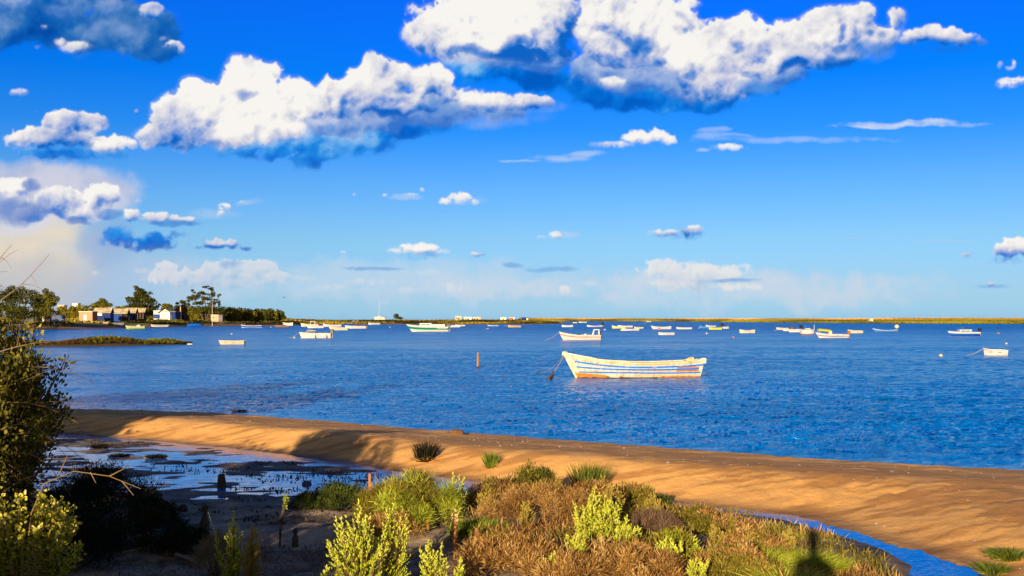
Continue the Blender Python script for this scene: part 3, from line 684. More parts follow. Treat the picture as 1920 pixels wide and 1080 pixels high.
# ---- the old wooden boat in front
def main_boat():
    d=dist(710); k=d/FPX; L=262*k
    h=Hull(L,1.95,46*k,28.5*k,33.5*k,draft=.28,rake=.62,tw=.62,full=.45,srake=.14,flare=.5)
    yaw=R(3)
    o=empty("wooden_boat",at(1187,d+.6,0),yaw,"old white wooden boat with three worn blue stripes and orange bare patches, largest boat","boat",BG)
    # worn paint over wood
    m=NT("worn_boat_paint"); sp=m.n('SeparateXYZ'); m.l(m.p,sp.inputs[0]); X_,Y_,Z_=sp.outputs
    wood=m.mix(m.noise(5,6,m.map((.6,1,6))),C3((176,112,52)),C3((216,152,84)))
    chips=m.ramp(m.noise(3.2,9,m.map((.8,1,3.2)),.72,.4),[(.575,0.),(.61,1.)])
    # the bare patch low on the port quarter
    patch=m.math('MULTIPLY',m.math('MULTIPLY',m.ramp(X_,[(.0,0.),(1.,1.)]),0.),0.)
    seam=m.n('TexWave',wave_type='BANDS',bands_direction='Z'); seam.inputs['Scale'].default_value=3.1; seam.inputs['Distortion'].default_value=.6; m.l(m.p,seam.inputs[0])
    frames=m.n('TexWave',wave_type='BANDS',bands_direction='X'); frames.inputs['Scale'].default_value=1.15; frames.inputs['Distortion'].default_value=.4; m.l(m.p,frames.inputs[0])
    fr=m.math('MULTIPLY',m.ramp(frames.outputs[1],[(.0,1.),(.09,0.)]),m.ramp(m.noise(9,4),[(.46,0.),(.6,1.)]))
    base=m.mix(m.ramp(m.noise(1.3,5),[(.4,0.),(.7,1.)]),C3((232,220,188)),C3((222,196,142)))
    cc=m.mix(chips,base,wood); cc=m.mix(m.math('MULTIPLY',fr,.8),cc,C3((170,104,50)))
    cc=m.mix(m.math('MULTIPLY',m.ramp(seam.outputs[1],[(0.,1.),(.05,0.)]),.4),cc,C3((150,110,66)))
    m.col(cc); m.set(Roughness=.6); m.l(m.bump(seam.outputs[1],.25,.015),m.b.inputs['Normal']); OLD=m.m
    m2=NT("bare_orange_planks"); m2.col(m2.mix(m2.ramp(m2.noise(6,6,m2.map((.6,1,4))),[(.4,0.),(.6,1.)]),C3((216,140,56)),C3((176,104,36)))); m2.set(Roughness=.75)
    m3=NT("algae_waterline"); m3.col(m3.mix(m3.noise(5,6),C3((92,62,20)),C3((52,48,14)))); m3.set(Roughness=.8)
    hull=add_hull(o,h,[m3.m,M_INNER,OLD,m2.m],[(.405,0),(1,2)],nt=40,nj=34,th=.06)
    # repaint faces: orange bottom forward and aft, bare patch on the near quarter
    me=hull.data
    for p in me.polygons:
        if p.material_index in (0,2):
            c=p.center; t=(c.x+L/2)/L
            zz=c.z
            if zz<.30-.55*t+.0 and zz>.045 and t<.32: p.material_index=3
            elif t>.70 and zz<.10 and zz>.02: p.material_index=3
            elif .80<t<.955 and .31<zz<.52 and c.y<0: p.material_index=3
            elif zz<.055: p.material_index=0
            else: p.material_index=2
    B=m=NT("flaking_blue"); f=m.ramp(m.noise(4.5,8,m.map((1.1,1,3)),.7),[(.60,0.),(.64,1.)]); m.col(m.mix(f,C3((0,128,232)),C3((220,204,168)))); m.set(Roughness=.5); BL=m.m
    # three rubbing strakes that follow the sheer
    def zs(t,a): return a
    for lo,(t0,t1),wd in (((.245,.24,.225),(.055,1.0),.072),((.50,.40,.42),(.055,.97),.066),((.73,.60,.66),(.055,.99),.056)):
        mb=MB()
        for sd in (1,-1):
            vs=[];n=46
            for i in range(n+1):
                t=t0+(t1-t0)*i/n; S,K=h.sheer(t),h.keel(t)
                # drop below the sheer, wider at the ends
                f_=lo[0]+(lo[1]-lo[0])*min(1,t/.45) if t<.45 else lo[1]+(lo[2]-lo[1])*(t-.45)/.55
                zc=S*(1-f_) ; 
                for dz,oo in ((-wd/2,0.003),(-wd/2,.035),(wd/2,.035),(wd/2,.003)):
                    j=(zc+dz-K)/(S-K); p=h.pt(t,j,sd); vs.append(p+Vector((0,sd*oo,0)))
            fs=[(4*i+a,4*i+(a+1)%4,4*i+4+(a+1)%4,4*i+4+a) for i in range(n) for a in range(4)]
            mb.add(vs,fs)
        mb.build('blue_strake',BL,o)
    gun=add_gunwale(o,h,OLD,.04)
    # wash boards: raised rail forward and along the near side
    for a,b,hh in ((.02,.215,.085),(.215,.30,.03),(.40,.47,.05)):
        for sd in (1,-1):
            mb=MB(); vs=[]; n=10
            for i in range(n+1):
                t=a+(b-a)*i/n; p=h.pt(t,1,sd); y=sd*.02
                vs+=[(p.x,p.y,p.z),(p.x,p.y,p.z+hh),(p.x,p.y-y*1.5,p.z+hh),(p.x,p.y-y*1.5,p.z)]
            mb.add(vs,[(4*i+q,4*i+(q+1)%4,4*i+4+(q+1)%4,4*i+4+q) for i in range(n) for q in range(4)]+[(0,1,2,3),(4*n,4*n+3,4*n+2,4*n+1)])
            mb.build('wash_board',OLD,o)
    # stem post with a worn wooden head
    mb=MB(); mb.tube([h.pt(0,.05,1)+Vector((.0,0,0)),h.pt(0,.5,1),h.pt(0,.98,1)+Vector((-.01,0,0))],.045,6); mb.build('stem_post',OLD,o)
    p=h.pt(0,1,1); mb=MB(); mb.rbox((p.x-.10,-.07,p.z-.07),(p.x+.14,.07,p.z+.10),.04); mb.build('stem_head',OLD,o)
    # raised rounded quarters at the stern
    for sd,dx in ((-1,0.),(1,-.30)):
        mb=MB(); q=h.pt(1,1,sd); vs=[];n=12
        prof=[(-.42,0),(-.30,.015),(-.22,.05),(-.14,.10),(-.04,.125),(.05,.11),(.085,.05),(.07,-.04),(.05,-.12)]
        for x,z in prof: vs.append((q.x+x+dx,q.y+sd*.01,q.z+z)); 
        for x,z in prof: vs.append((q.x+x+dx,q.y-sd*.10,q.z+z))
        k=len(prof); mb.add(vs,[(i,i+1,k+i+1,k+i) for i in range(k-1)]+[tuple(range(k)),tuple(range(2*k-1,k-1,-1))]); mb.build('quarter_knee',OLD,o,False)
    add_thwarts(o,h,(.24,.44,.63,.82),M_INNER,.2)
    MB().tube([(h.L*.2,-.2,h.mid-.02),(-h.L*.25,.15,h.mid+.02)],.03,6).build('oar',M_WOOD,o)
    mb=MB()                                   # ribs inside the far side
    for i in range(22):
        t=.12+.8*i/21; mb.tube([h.pt(t,.99,1,.07),h.pt(t,.75,1,.07),h.pt(t,.5,1,.07)],.018,4)
    mb.build('ribs',M_INNER,o)
    # registration painted along the near bow
    txt="PA- O 786 AL"; mb=MB(); sz=.155
    for i,ch in enumerate(txt):
        if ch==' ': continue
        t=.062+i*.0150+.004*(i>3)+.004*(i>6); S,K=h.sheer(t),h.keel(t); j=(S*.845-K)/(S-K)
        c=h.pt(t,j,-1); c2=h.pt(t+.01,j,-1); up=(h.pt(t,j+.03,-1)-c).normalized(); tx=(c2-c).normalized(); nn=tx.cross(up).normalized(); up=nn.cross(tx)
        sheer=(h.sheer(t+.01)-h.sheer(t))
        vs,fs=font_mesh(ch,sz,.003)
        mb.add([c+tx*v.x+up*(v.y-.05)+nn*(v.z+.012) for v in vs],fs)
    mm=NT("faded_lettering"); mm.col(mm.mix(mm.ramp(mm.noise(30,4),[(.45,0.),(.6,1.)]),C3((60,60,64)),C3((180,172,150)))); mb.build('registration_marking',mm.m,o)
    return o,h
MBOAT,MH=main_boat()
def main_ropes():
    bow=MBOAT.matrix_basis@MH.pt(0,.97,1)
    wd=NT("weed"); wd.col(wd.mix(wd.noise(9,5),C3((44,34,18)),C3((92,66,34)))); wd.set(Roughness=.9)
    for px,py,nm,lb in ((1027,713,'taut','mooring rope with a dark weed clump close beside the old boat bow'),(1005,700,'slack','thinner mooring rope reaching farther left to a weed clump')):
        e=on(px,py); o=empty("mooring_rope",e,0,lb,"rope","mooring ropes of the old boat")
        a=bow-e; sag=Vector((0,0,-.12 if nm=='slack' else -.03)); pts=[a*(1-i/8)+sag*math.sin(math.pi*i/8)*2 for i in range(9)]; pts[-1]=Vector((0,0,.02))
        MB().tube(pts,.016 if nm=='taut' else .011,5).build('rope',M_ROPE,o)
        mb=MB(); rnd=random.Random(px); hh=.36 if nm=='taut' else .2
        for i in range(46):
            s=rnd.random()**1.3; b=a.normalized()*s*hh/ max(.3,a.normalized().z); w=(1-s)*(.30 if nm=='taut' else .3)
            q=Vector((b.x-rnd.random()*w,b.y+rnd.uniform(-.1,.1)*w,0)); mb.tube([b+Vector((0,0,.03)),(b+q)/2+Vector((0,0,b.z*.2)),Vector((q.x-.05*rnd.random(),q.y,-.02))],[.014,.016,.012],4)
        mb.build('weed_clump',wd.m,o)
main_ropes()
def fleet():
    W=M_WHITE; CR=paint(CREAM,.5,.3); BR=paint(C3((150,90,50)),.7,.4); SKY=paint(C3((70,140,205)),.5,.2); LG=paint(C3((190,196,200)),.4,.1); DB=paint(C3((30,60,120)),.5,.2); GRN=paint(C3((160,190,60)),.5,.3)
    # ---------- nearer ones
    o,h=boat("fishing_boat",1048,1126,638,16,9.5,9,"white open boat with an orange stripe and a white arch over the stern",band=M_ORANGE,bot=CR,bands=[(.3,0),(.66,2),(.80,3),(1,2)],rake=.7)
    add_arch(o,h,.83,.97,10.5*dist(638)/FPX,w=.55,rw=.075); add_console(o,h,.64,.5); add_load(o,h,.47,M_DARK,.32); add_motor(o,h,.7); mooring(o,h,1.8)
    o,h=boat("motorboat",561,621,634,11,9,8.5,"white motorboat with a low windscreen and a black outboard, near the left shore",rake=.5,thw=(.6,))
    add_screen(o,h,.22,1.3,.42); add_deck(o,h,.25); add_motor(o,h,1.1); mooring(o,h,1.5)
    for t in (.53,.88):
        p=h.pt(t,.55,-1); MB().rbox((p.x-.05,p.y-.14,p.z-.28),(p.x+.05,p.y-.03,p.z+.2),.03).build('fender',M_DARK,o)
    boat("dinghy",410,459,646,7.6,6.5,7.2,"plain cream dinghy floating alone off the marshy islet",top=CR,rake=.5,thw=(.3,.6))
    o,h=boat("fishing_boat",762,841,622,14,10.5,9,"white cabin boat with a broad green side and black motor",top=W,band=M_GREEN,bot=W,bands=[(.42,0),(.82,3),(1,2)],rake=.9,thw=None)
    dk=dist(622)/FPX
    add_deck(o,h,.3); add_cabin(o,h,.32,.60,5.8*dk,wins=2); add_motor(o,h,1.5); MB().box((.1*h.L,-h.hb(.7)*.8,h.sheer(.7)),(.42*h.L,h.hb(.7)*.8,h.sheer(.7)+.35)).build('engine_box',W,o)
    mb=MB(); rnd=random.Random(4)              # small white lettering aft, unreadable scrawl
    p=h.pt(.86,.70,-1)
    for i in range(9): x=p.x-1.0+i*.22; mb.box((x,p.y-.13,p.z-.07),(x+.13,p.y-.07,p.z+.05+.08*(i in(0,5))))
    mb.build('boat_lettering',W,o)
    o,h=boat("dinghy",1846,1886,667,14,10.5,10,"stubby white dinghy lying alone at the far right",top=W,bot=CR,rake=.3,tw=.8,Bf=.5,yaw=R(-14)); mooring(o,h,1.2)
    o,h=boat("fishing_boat",1777,1836,630,9.5,8,7.5,"blue hulled boat with a white topside and low white cabin, right side",top=M_BLUE,band=W,bot=DB,bands=[(.3,0),(.62,2),(1,3)],thw=None,rake=.7)
    dk=dist(630)/FPX; add_deck(o,h,.4); add_cabin(o,h,.34,.72,4.5*dk,wins=2); add_motor(o,h,1.1); add_mast(o,-.0*h.L,h.mid,h.mid+9*dk,M_GREY,.03,[(-h.L*.3,0,h.bow),(h.L*.3,0,h.st)])
    o,h=boat("motorboat",1529,1590,633.5,10,6.5,6,"white launch with a yellow canopy over the bow and dark side stripe",top=W,band=DB,bands=[(.3,0),(.58,2),(.68,3),(1,2)],rake=.8)
    dk=dist(633.5)/FPX; add_console(o,h,.45,.85); add_motor(o,h,1.0,BR)
    mb=MB(); x0=-.42*h.L; x1=-.05*h.L; z=h.mid+6*dk
    vs=[];n=8;w=h.hb(.3)*.8
    for i in range(n+1):
        for q in range(7): a=(q/6*2-1); vs.append((x0+(x1-x0)*i/n,w*a,z+.38*math.cos(a*1.4)-.02*i))
    mb.add(vs,[(i*7+q,i*7+q+1,i*7+8+q,i*7+7+q) for i in range(n) for q in range(6)])
    cn=mb.build('canopy',M_YELLOW,o,True); mb=MB()
    for x in (x0+.1,x1-.1):
        for sd in (1,-1): mb.tube([(x,sd*w*.9,z+.05),(x,sd*w*.9,h.mid)],.025,4)
    mb.build('canopy_frame',W,cn)
    o,h=boat("cabin_cruiser",1501,1528,627.5,10,9,8.5,"white cabin boat seen bow to the right with two thin masts",dirn='R',top=W,bot=BR,thw=None,yaw=R(12),Bf=.42)
    dk=dist(627.5)/FPX; add_deck(o,h,.4); add_cabin(o,h,.38,.66,3.5*dk,wins=2); add_mast(o,-.48*h.L,h.bow,h.bow+9*dk,None,.04); add_mast(o,.18*h.L,h.mid,h.mid+10*dk,M_GREY,.035)
    # ---------- the middle and far water
    S=[ # px0 px1 pyw bow mid st kwargs label
     ("rowing_boat",451,493,614.5,6,4,5,dict(top=M_BLUE,band=W,bot=W,bands=[(.35,0),(.78,2),(1,3)]),"low blue and white rowing boat just off the left beach"),
     ("rowing_boat",515,543,613.8,3.2,2.4,3,dict(top=BR,bot=BR,gun=CR),"low brown rowing boat beside the end of the hedge"),
     ("dinghy",530,549,610.6,6,5,6.2,dict(top=W),"small white dinghy tucked behind the low brown rowing boat"),
     ("fishing_boat",564,597,612.5,7,4.8,5,dict(top=CR),"cream fishing boat with a wheel arch, behind two white hulls","arch"),
     ("rowing_boat",576,607,615.2,5.2,4,4.2,dict(top=W),"white rowing boat lying in front of the cream boat with the arch"),
     ("rowing_boat",605,641,612.6,6,3.4,4,dict(top=W),"slim white boat with a raised bow behind the larger cream hull"),
     ("fishing_boat",615,653,619.3,9.2,5.2,4.2,dict(top=CR,rake=.8),"cream fishing boat with a high bow right of the motorboat"),
     ("rowing_boat",647,686,616.2,6,4.6,4.6,dict(top=W),"white boat carrying a dark load and a motor at the stern","load"),
     ("rowing_boat",644,669,608.8,2.2,1.8,2,dict(top=M_BLUE),"low bright blue boat at the foot of the green shore"),
     ("rowing_boat",800,834,611.4,3.6,3,3,dict(top=CR),"cream boat half hidden behind the green cabin boat"),
     ("rowing_boat",838,863,613.6,5,3.4,3.6,dict(top=W),"white boat just right of the green cabin boat"),
     ("rowing_boat",853,872,611.5,3,2.2,2.2,dict(top=W),"small white boat overlapping the one right of the green boat"),
     ("rowing_boat",914,935,612.2,3.4,2.2,2.4,dict(top=SKY,band=W,bands=[(.3,0),(.7,2),(1,3)]),"pale blue boat with a white bow near the green shore"),
     ("rowing_boat",952,977,613.6,4,3,2.6,dict(top=M_RED,band=W,bot=M_YELLOW,bands=[(.42,0),(.62,2),(1,3)]),"white boat with red and yellow lower sides"),
     ("rowing_boat",1053,1074,613.2,3.8,3,3.6,dict(top=W),"single white boat behind the boat with the arch"),
     ("rowing_boat",1100,1129,613,3.6,2,3,dict(top=W,bot=BR),"slim white boat with its motor tipped up, right of the single white one","motor"),
     ("rowing_boat",1147,1172,615.8,5.6,3.4,3,dict(top=W,bot=M_YELLOW,bands=[(.62,0),(1,2)]),"white boat with a yellow bottom at the left of the tight cluster"),
     ("rowing_boat",1158,1186,614,4.4,3,3.2,dict(top=W),"white boat in the middle of the tight cluster"),
     ("rowing_boat",1165,1198,620,4.6,3,4,dict(top=W,bot=CR),"nearest white boat of the tight cluster, with brown thwarts"),
     ("dinghy",1189,1206,616.2,3.6,2.6,2.8,dict(top=CR),"small cream dinghy at the right of the tight cluster"),
     ("rowing_boat",1220,1258,617.2,6.4,4,5.4,dict(top=W,rake=.8),"curved white boat with an orange float against its side"),
     ("rowing_boat",1268,1297,617.4,4,3,3.2,dict(top=W,bot=BR),"flat white boat between the curved boat and the yellow one"),
     ("rowing_boat",1234,1264,628,4.6,3.8,4,dict(top=W),"flat white boat lying alone right of the arch boat"),
     ("rowing_boat",1311,1333,615.6,6,3,3,dict(top=SKY),"sky blue boat left of the yellow boat"),
     ("dinghy",1323,1342,612.8,3.6,2,2,dict(top=W),"small white boat with a raised bow behind the blue and yellow ones"),
     ("rowing_boat",1329,1353,618,4,3.4,3.4,dict(top=M_YELLOW),"bright yellow boat on the water"),
     ("rowing_boat",1355,1367,616.2,4.6,3,3.4,dict(top=W,band=SKY,dirn='R'),"short white and blue boat right of the yellow boat","motor"),
     ("rowing_boat",1386,1415,624.5,7,4.6,6.4,dict(top=CR),"cream boat with raised ends lying alone right of the yellow boat"),
     ("rowing_boat",1455,1486,618.6,4.6,3.4,3,dict(top=CR,bot=BR),"cream boat leftmost of the row beside the cabin boat with masts"),
     ("rowing_boat",1467,1501,620.6,3.6,3,3.4,dict(top=W,bot=M_ORANGE),"white and orange boat covered by dark netting","load"),
     ("rowing_boat",1479,1511,622.8,4.2,3.6,3.4,dict(top=W),"plain white boat touching the stern of the cabin boat with masts"),
     ("rowing_boat",1590,1617,625,7,5,4.6,dict(top=CR,bot=BR),"cream boat behind the launch with the yellow canopy"),
     ("rowing_boat",1635,1682,622.4,7,3.4,4.6,dict(top=SKY,band=W,bands=[(.3,0),(.8,2),(1,3)],rake=.9),"long light blue boat with a white buoy hung on its stern","sternbuoy"),
     ("rowing_boat",1040,1054,605.2,1.8,1.4,1.4,dict(top=W),"tiny white boat in the far channel, leftmost of three"),
     ("rowing_boat",1074,1082,605.8,2,1.8,1.8,dict(top=CR),"tiny cream boat in the far channel, middle of three"),
     ("rowing_boat",1085,1100,605.2,2.4,1.8,2,dict(top=W),"tiny white boat in the far channel, rightmost of three"),
     ("rowing_boat",1212,1221,603.6,1.6,1.2,1.2,dict(top=W),"tiny white boat right under the far dunes"),
    ]
    for row in S:
        nm,a,b,py,bo,mi,st,kw,lb=row[:9]; ft=row[9] if len(row)>9 else ''
        o,h=boat(nm,a,b,py,bo,mi,st,lb,yaw=R(random.Random(a).uniform(-7,7)),thw=(.3,.62) if b-a>14 else None,**kw)
        dk=dist(py)/FPX
        if ft=='arch': add_arch(o,h,.56,.80,5.2*dk,w=.5,rw=.13)
        if ft=='load': add_load(o,h,.5,BR,.6); add_motor(o,h,1.6)
        if ft=='motor': add_motor(o,h,1.8)
        if ft=='sternbuoy': MB().lathe([(.01,-.45),(.4,-.3),(.5,0),(.4,.3),(.01,.45)],(h.L*.5,0,h.st+.6),10).build('fender_buoy',CR,o,True)
    # ---------- boats pulled up on the beach (heights of the ground by distance)
    BE="boats pulled up on the beach"
    T=[("rowing_boat",283,316,613,5.5,3.6,4.4,.35,dict(top=W,bot=M_DARK,band=DB),"white boat with a dark stripe at the water's edge below the white house",''),
     ("rowing_boat",235,273,612,6,4.4,5,.6,dict(top=GRN,band=CR,bands=[(.6,2),(1,3)],bot=GRN),"cream and lime green boat on the sand right of the brick wall",'load2'),
     ("rowing_boat",351,378,613,4,3.6,3.8,.3,dict(top=M_BLUE,thw=None),"boat under a bright blue cover on the small beach",'cover'),
     ("rowing_boat",362,382,606,4.4,2.6,2.6,1.1,dict(top=CR),"cream boat on the grass above the blue covered boat",''),
     ("rowing_boat",383,406,606,2.8,2.2,2.2,1.1,dict(top=W),"white boat on the grass at the foot of the flagpole",''),
     ("dinghy",410,416,605.5,2,1.6,1.8,1.1,dict(top=W,thw=None),"tiny white dinghy on the grass below the small shed",''),
     ("rowing_boat",430,456,605.5,4,2.8,3.4,1.1,dict(top=W,dirn='R'),"white boat on the grass with an outboard at its left end",'motor'),
     ("rowing_boat",690,713,608,4,2.6,2.6,.15,dict(top=W),"white boat beached in front of the sailing boat",''),
     ("rowing_boat",213,232,604,3.6,3,3,1.4,dict(top=W,band=SKY,bot=SKY),"white and blue boat in front of the second blue hut",''),
     ("dinghy",778,787,604.6,1.4,1.2,1.2,1.0,dict(top=CR,thw=None),"tiny pale boat on the green shore right of the sailing boat",''),
     ("dinghy",660,672,600.8,2,1.6,1.8,2.0,dict(top=W,thw=None),"small white boat on the green shore left of the sailing boat",'')]
    for nm,a,b,py,bo,mi,st,z,kw,lb,ft in T:
        d=dist(py,z); z2=far_h(((a+b)/2-960)/FPX*d,d)
        for _ in range(12): d=.5*d+.5*min(640,dist(py,min(2.4,max(z2,.02)))); z2=far_h(((a+b)/2-960)/FPX*d,d)
        kw=dict(kw); th=kw.pop('thw',(.3,.62)); z2=far_h(((a+b)/2-960)/FPX*d,d)
        o,h=boat(nm,a,b,py,bo,mi,st,lb,d=d,z=max(.02,z2),group=BE,thw=th,tilt=R(5),yaw=R(random.Random(a).uniform(-8,8)),**kw)
        if ft=='cover': add_cover(o,h,M_BLUE,.45)
        if ft=='motor': add_motor(o,h,1.4)
        if ft=='load2': add_load(o,h,.68,CR,.6)
    # the sailing boat, aground by the green shore
    d=dist(605.5,.3); k=d/FPX; z=max(.05,far_h((711-960)/FPX*d,d)); L=20.5*k
    o=empty("sailing_boat",at(711.5,d,z+.55),0,"white sailing boat with a bare leaning mast on the green shore","sailing boat","moored boats on the lagoon")
    h=Hull(L,2.2,5.2*k,4*k,3.4*k,draft=.6,rake=.7,tw=.6); add_hull(o,h,[W,M_INNER,W],[(1,2)],12,8); add_gunwale(o,h,W,.04); add_deck(o,h,.5); add_cabin(o,h,.3,.68,1.6*k,wins=3); add_motor(o,h,1.)
    m=add_mast(o,-.09*L,h.mid,h.mid+31*k,None,.10,[(-L*.48,0,h.bow),(L*.48,0,h.st)]); m.rotation_euler=(0,R(3.5),0)
def buoys():
    CR=paint(CREAM,.5,.3)
    B=[(1764,668,3.6,CR,"large cream mooring buoy left of the stubby dinghy"),(1872,625.5,2,M_ORANGE,"orange buoy right of the blue cabin boat"),(1887,645,2.2,CR,"flat white float above the stubby dinghy"),
     (1375,633,1.9,M_ORANGE,"orange buoy below the cream boat with raised ends"),(1325,626,2,CR,"white buoy below the yellow boat"),(1134,619,1.9,CR,"white buoy right of the stern arch"),(1165,620,1.9,M_YELLOW,"yellow buoy at the left of the tight cluster"),
     (1070.5,617.5,.9,CR,"tiny white buoy above the arch boat"),(434.5,627,1.8,CR,"white buoy above the cream dinghy"),(552,634,2.2,CR,"white buoy at the bow of the motorboat"),(731,614,1.2,CR,"small white buoy left of the green cabin boat"),
     (911.5,617.5,1.2,M_ORANGE,"left one of two small floats near the pale blue boat"),(915,616.6,1.3,CR,"right one of two small floats near the pale blue boat"),(965.5,725,1.4,M_ORANGE,"right one of two small orange floats near the old boat"),(958,725.6,1.4,M_ORANGE,"left one of two small orange floats near the old boat"),
     (1310.5,615.6,1.3,M_ORANGE,"orange buoy at the left of the sky blue boat"),(1453,620,1,CR,"white buoy left of the row of cream boats"),(1588.5,625,1,CR,"white buoy at the bow behind the launch"),(948,611.4,.9,CR,"tiny white buoy left of the red and yellow boat"),
     (1236,618,2.6,M_ORANGE,"orange float lying against the curved white boat"),(508,614,1.2,CR,"white buoy between the blue boat and the brown one"),(1209,606,.7,CR,"tiny white buoy far out below the dunes")]
    for px,py,r,mt,lb in B:
        d=dist(py); k=d/FPX; r=r*k; o=empty("buoy",at(px,d,0),0,lb,"buoy","mooring buoys")
        MB().lathe([(.01,-r*.6),(r*.8,-r*.4),(r*1.05,.1*r),(r*.9,r*.7),(r*.45,r*1.1),(.01,r*1.2)],(0,0,0),12).build('float',mt,o,True)
        MB().tube([(r*.25*math.cos(a),0,r*1.2+r*.22+r*.25*math.sin(a)) for a in [i*.785 for i in range(9)]],r*.07,4).build('ring',M_GREY,o)
    d=dist(646); o=empty("float_block",at(357,d,0),0,"long white foam float left of the cream dinghy","float"); k=d/FPX
    MB().rbox((-5*k,-.2,-.05),(5*k,.2,2.0*k),.04).build('float',CR,o)
    # the stake standing in the water
    d=dist(690); k=d/FPX; o=empty("wooden_stake",at(896,d,0),0,"upright orange brown wooden stake standing alone in the water","stake")
    m=NT("old_timber"); m.col(m.mix(m.noise(4,6,m.map((6,6,.8))),C3((196,150,88)),C3((120,86,48)))); m.set(Roughness=.85)
    MB().tube([(0,0,-.4),(0,0,.3),(.01,0,29*k)],[2.6*k,2.3*k,1.8*k],9).build('timber',m.m,o); MB().lathe([(2.7*k,-.3),(2.8*k,.06),(2.35*k,.1)],(0,0,0),9).build('weed_collar',paint(C3((70,44,22)),.9,.4),o)
# ------------------------------------------------------------------ far shores
SH_L=np.array([(-900,636),(-100,624),(60,619),(110,617.6),(210,616.2),(240,615.6),(300,614.3),(380,611.9),(450,611),(535,610.8),(600,608.9),(760,608.5),(900,608.6),(1000,608.4),(1040,607.6),(1066,606.4)],float)
SH_R=np.array([(975,603.3),(1050,602.9),(1100,602.5),(1250,602.8),(1400,604.4),(1640,606.5),(1920,607.7),(2900,611)],float)
def far_l(U,Y):
    px=960+U*FPX; ds=HC*FPX/(np.interp(px,SH_L[:,0],SH_L[:,1])-HY); ds=ds+4*n2(U*Y,Y*0,14,1)+1.5*n2(U*Y,Y*0,5,3)
    s=Y-ds; X=U*Y
    rise=sm(0,22,s)*1.15+.25*sm(0,5,s)
    back=np.interp(px,[0,300,520,600,980],[1.2,1.6,1.2,.9,1.])
    h=rise*np.interp(px,[520,620],[1,.45])+back*sm(20,160,s)*1.3+ (.5*n2(X,Y,22,2)+.22*n2(X,Y,6,4))*sm(15,60,s)*.8
    h=np.where(s<0,s*.08,h)
    # the low green tongue on the right has open water behind it
    end=HC*FPX/(605.8-HY); t=sm(985,1000,px); hump=.9*sm(0,25,s)*sm(0,25,end-Y)*np.interp(px,[985,1050,1066],[1.,.5,.1]); hump=np.where(Y>end,(end-Y)*.05,hump)
    return np.where(t>.5,np.where(s<0,s*.08,hump),h)
def far_r(U,Y):
    px=960+U*FPX; ds=HC*FPX/(np.interp(px,SH_R[:,0],SH_R[:,1])-HY); s=Y-ds; X=U*Y
    top=np.interp(px,[975,1080,1200,1300,2900],[4.1,3.6,2.75,2.55,2.5])
    # green flat, then tan dunes
    hf=.9*sm(0,60,s)+.4*sm(40,150,s); hd=(top-1.3)*sm(110,210,s)*(1+.16*n2(X,Y*.3,34,1)+.12*n2(X,Y*.3,11,3))+1.1*n2(X,Y*.3,90,5)*sm(110,200,s)*.35
    return np.where(s<0,s*.05,hf+hd+.08*n2(X,Y*.4,9,2)*sm(5,40,s))
def far_h(x,y): 
    return float(far_l(np.array([x/y]),np.array([float(y)]))[0])
def land_mesh(name,f,SH,p0,p1,step,smax,kind):
    px=np.arange(p0,p1+.1,step); U=(px-960)/FPX; ds=HC*FPX/(np.interp(px,SH[:,0],SH[:,1])-HY)
    S=np.concatenate([[-25,-8,-2],np.linspace(0,30,21),np.linspace(34,160,50),np.linspace(170,smax,60)])
    Y=ds[None,:]+S[:,None]; UU=np.broadcast_to(U[None,:],Y.shape); Z=f(UU,Y); w=len(px)
    i=(np.arange(len(S)-1)[:,None]*w+np.arange(w-1)[None,:]).ravel()
    m=NT(name+"_cover"); geo=m.n('NewGeometry'); sp=m.n('SeparateXYZ'); m.l(geo.outputs['Position'],sp.inputs[0]); z=sp.outputs[2]
    nz=m.noise(.05,6,m.map((1,.35,1))); nf=m.noise(.6,5,m.map((1,.35,1)))
    zz=m.math('ADD',z,m.math('MULTIPLY',m.math('SUBTRACT',nz,.5),1.1 if kind=='l' else .5))
    if kind=='l':
        gr=m.mix(m.ramp(m.math('ADD',m.math('MULTIPLY',nz,.6),m.math('MULTIPLY',nf,.4)),[(.42,0.),(.6,1.)]),C3((66,62,16)),C3((148,138,42)))
        gr=m.mix(m.ramp(nf,[(.58,0.),(.7,.7)]),gr,C3((176,132,76)))
        c=m.mix(m.ramp(zz,[(.45,0.),(.8,1.)]),C3((150,104,66)),gr)
    else:
        gr=m.mix(m.ramp(nf,[(.35,0.),(.65,1.)]),C3((96,92,20)),C3((150,138,36)))
        gr=m.mix(m.ramp(nz,[(.5,0.),(.62,.6)]),gr,C3((110,96,60)))
        dn=m.mix(nf,C3((196,150,92)),C3((222,184,120)))
        dn=m.mix(m.ramp(nz,[(.5,0.),(.6,.7)]),dn,C3((140,124,52)))
        c=m.mix(m.ramp(m.math('MULTIPLY',zz,.25),[(.36,0.),(.44,1.)]),gr,dn)
        c=m.mix(m.ramp(z,[(.1,0.),(.35,1.)]),C3((70,62,50)),c)
    m.col(c); m.set(Roughness=.95)
    o=npmesh(name,np.stack([(UU*Y).ravel(),Y.ravel(),Z.ravel()],1),np.stack([i,i+1,i+w+1,i+w],1),None,None,m.m,True); tag(o,kind="structure")
land_mesh("shore_land",far_l,SH_L,-900,1072,4,700,'l')
land_mesh("barrier_island",far_r,SH_R,972,2900,5,900,'r')
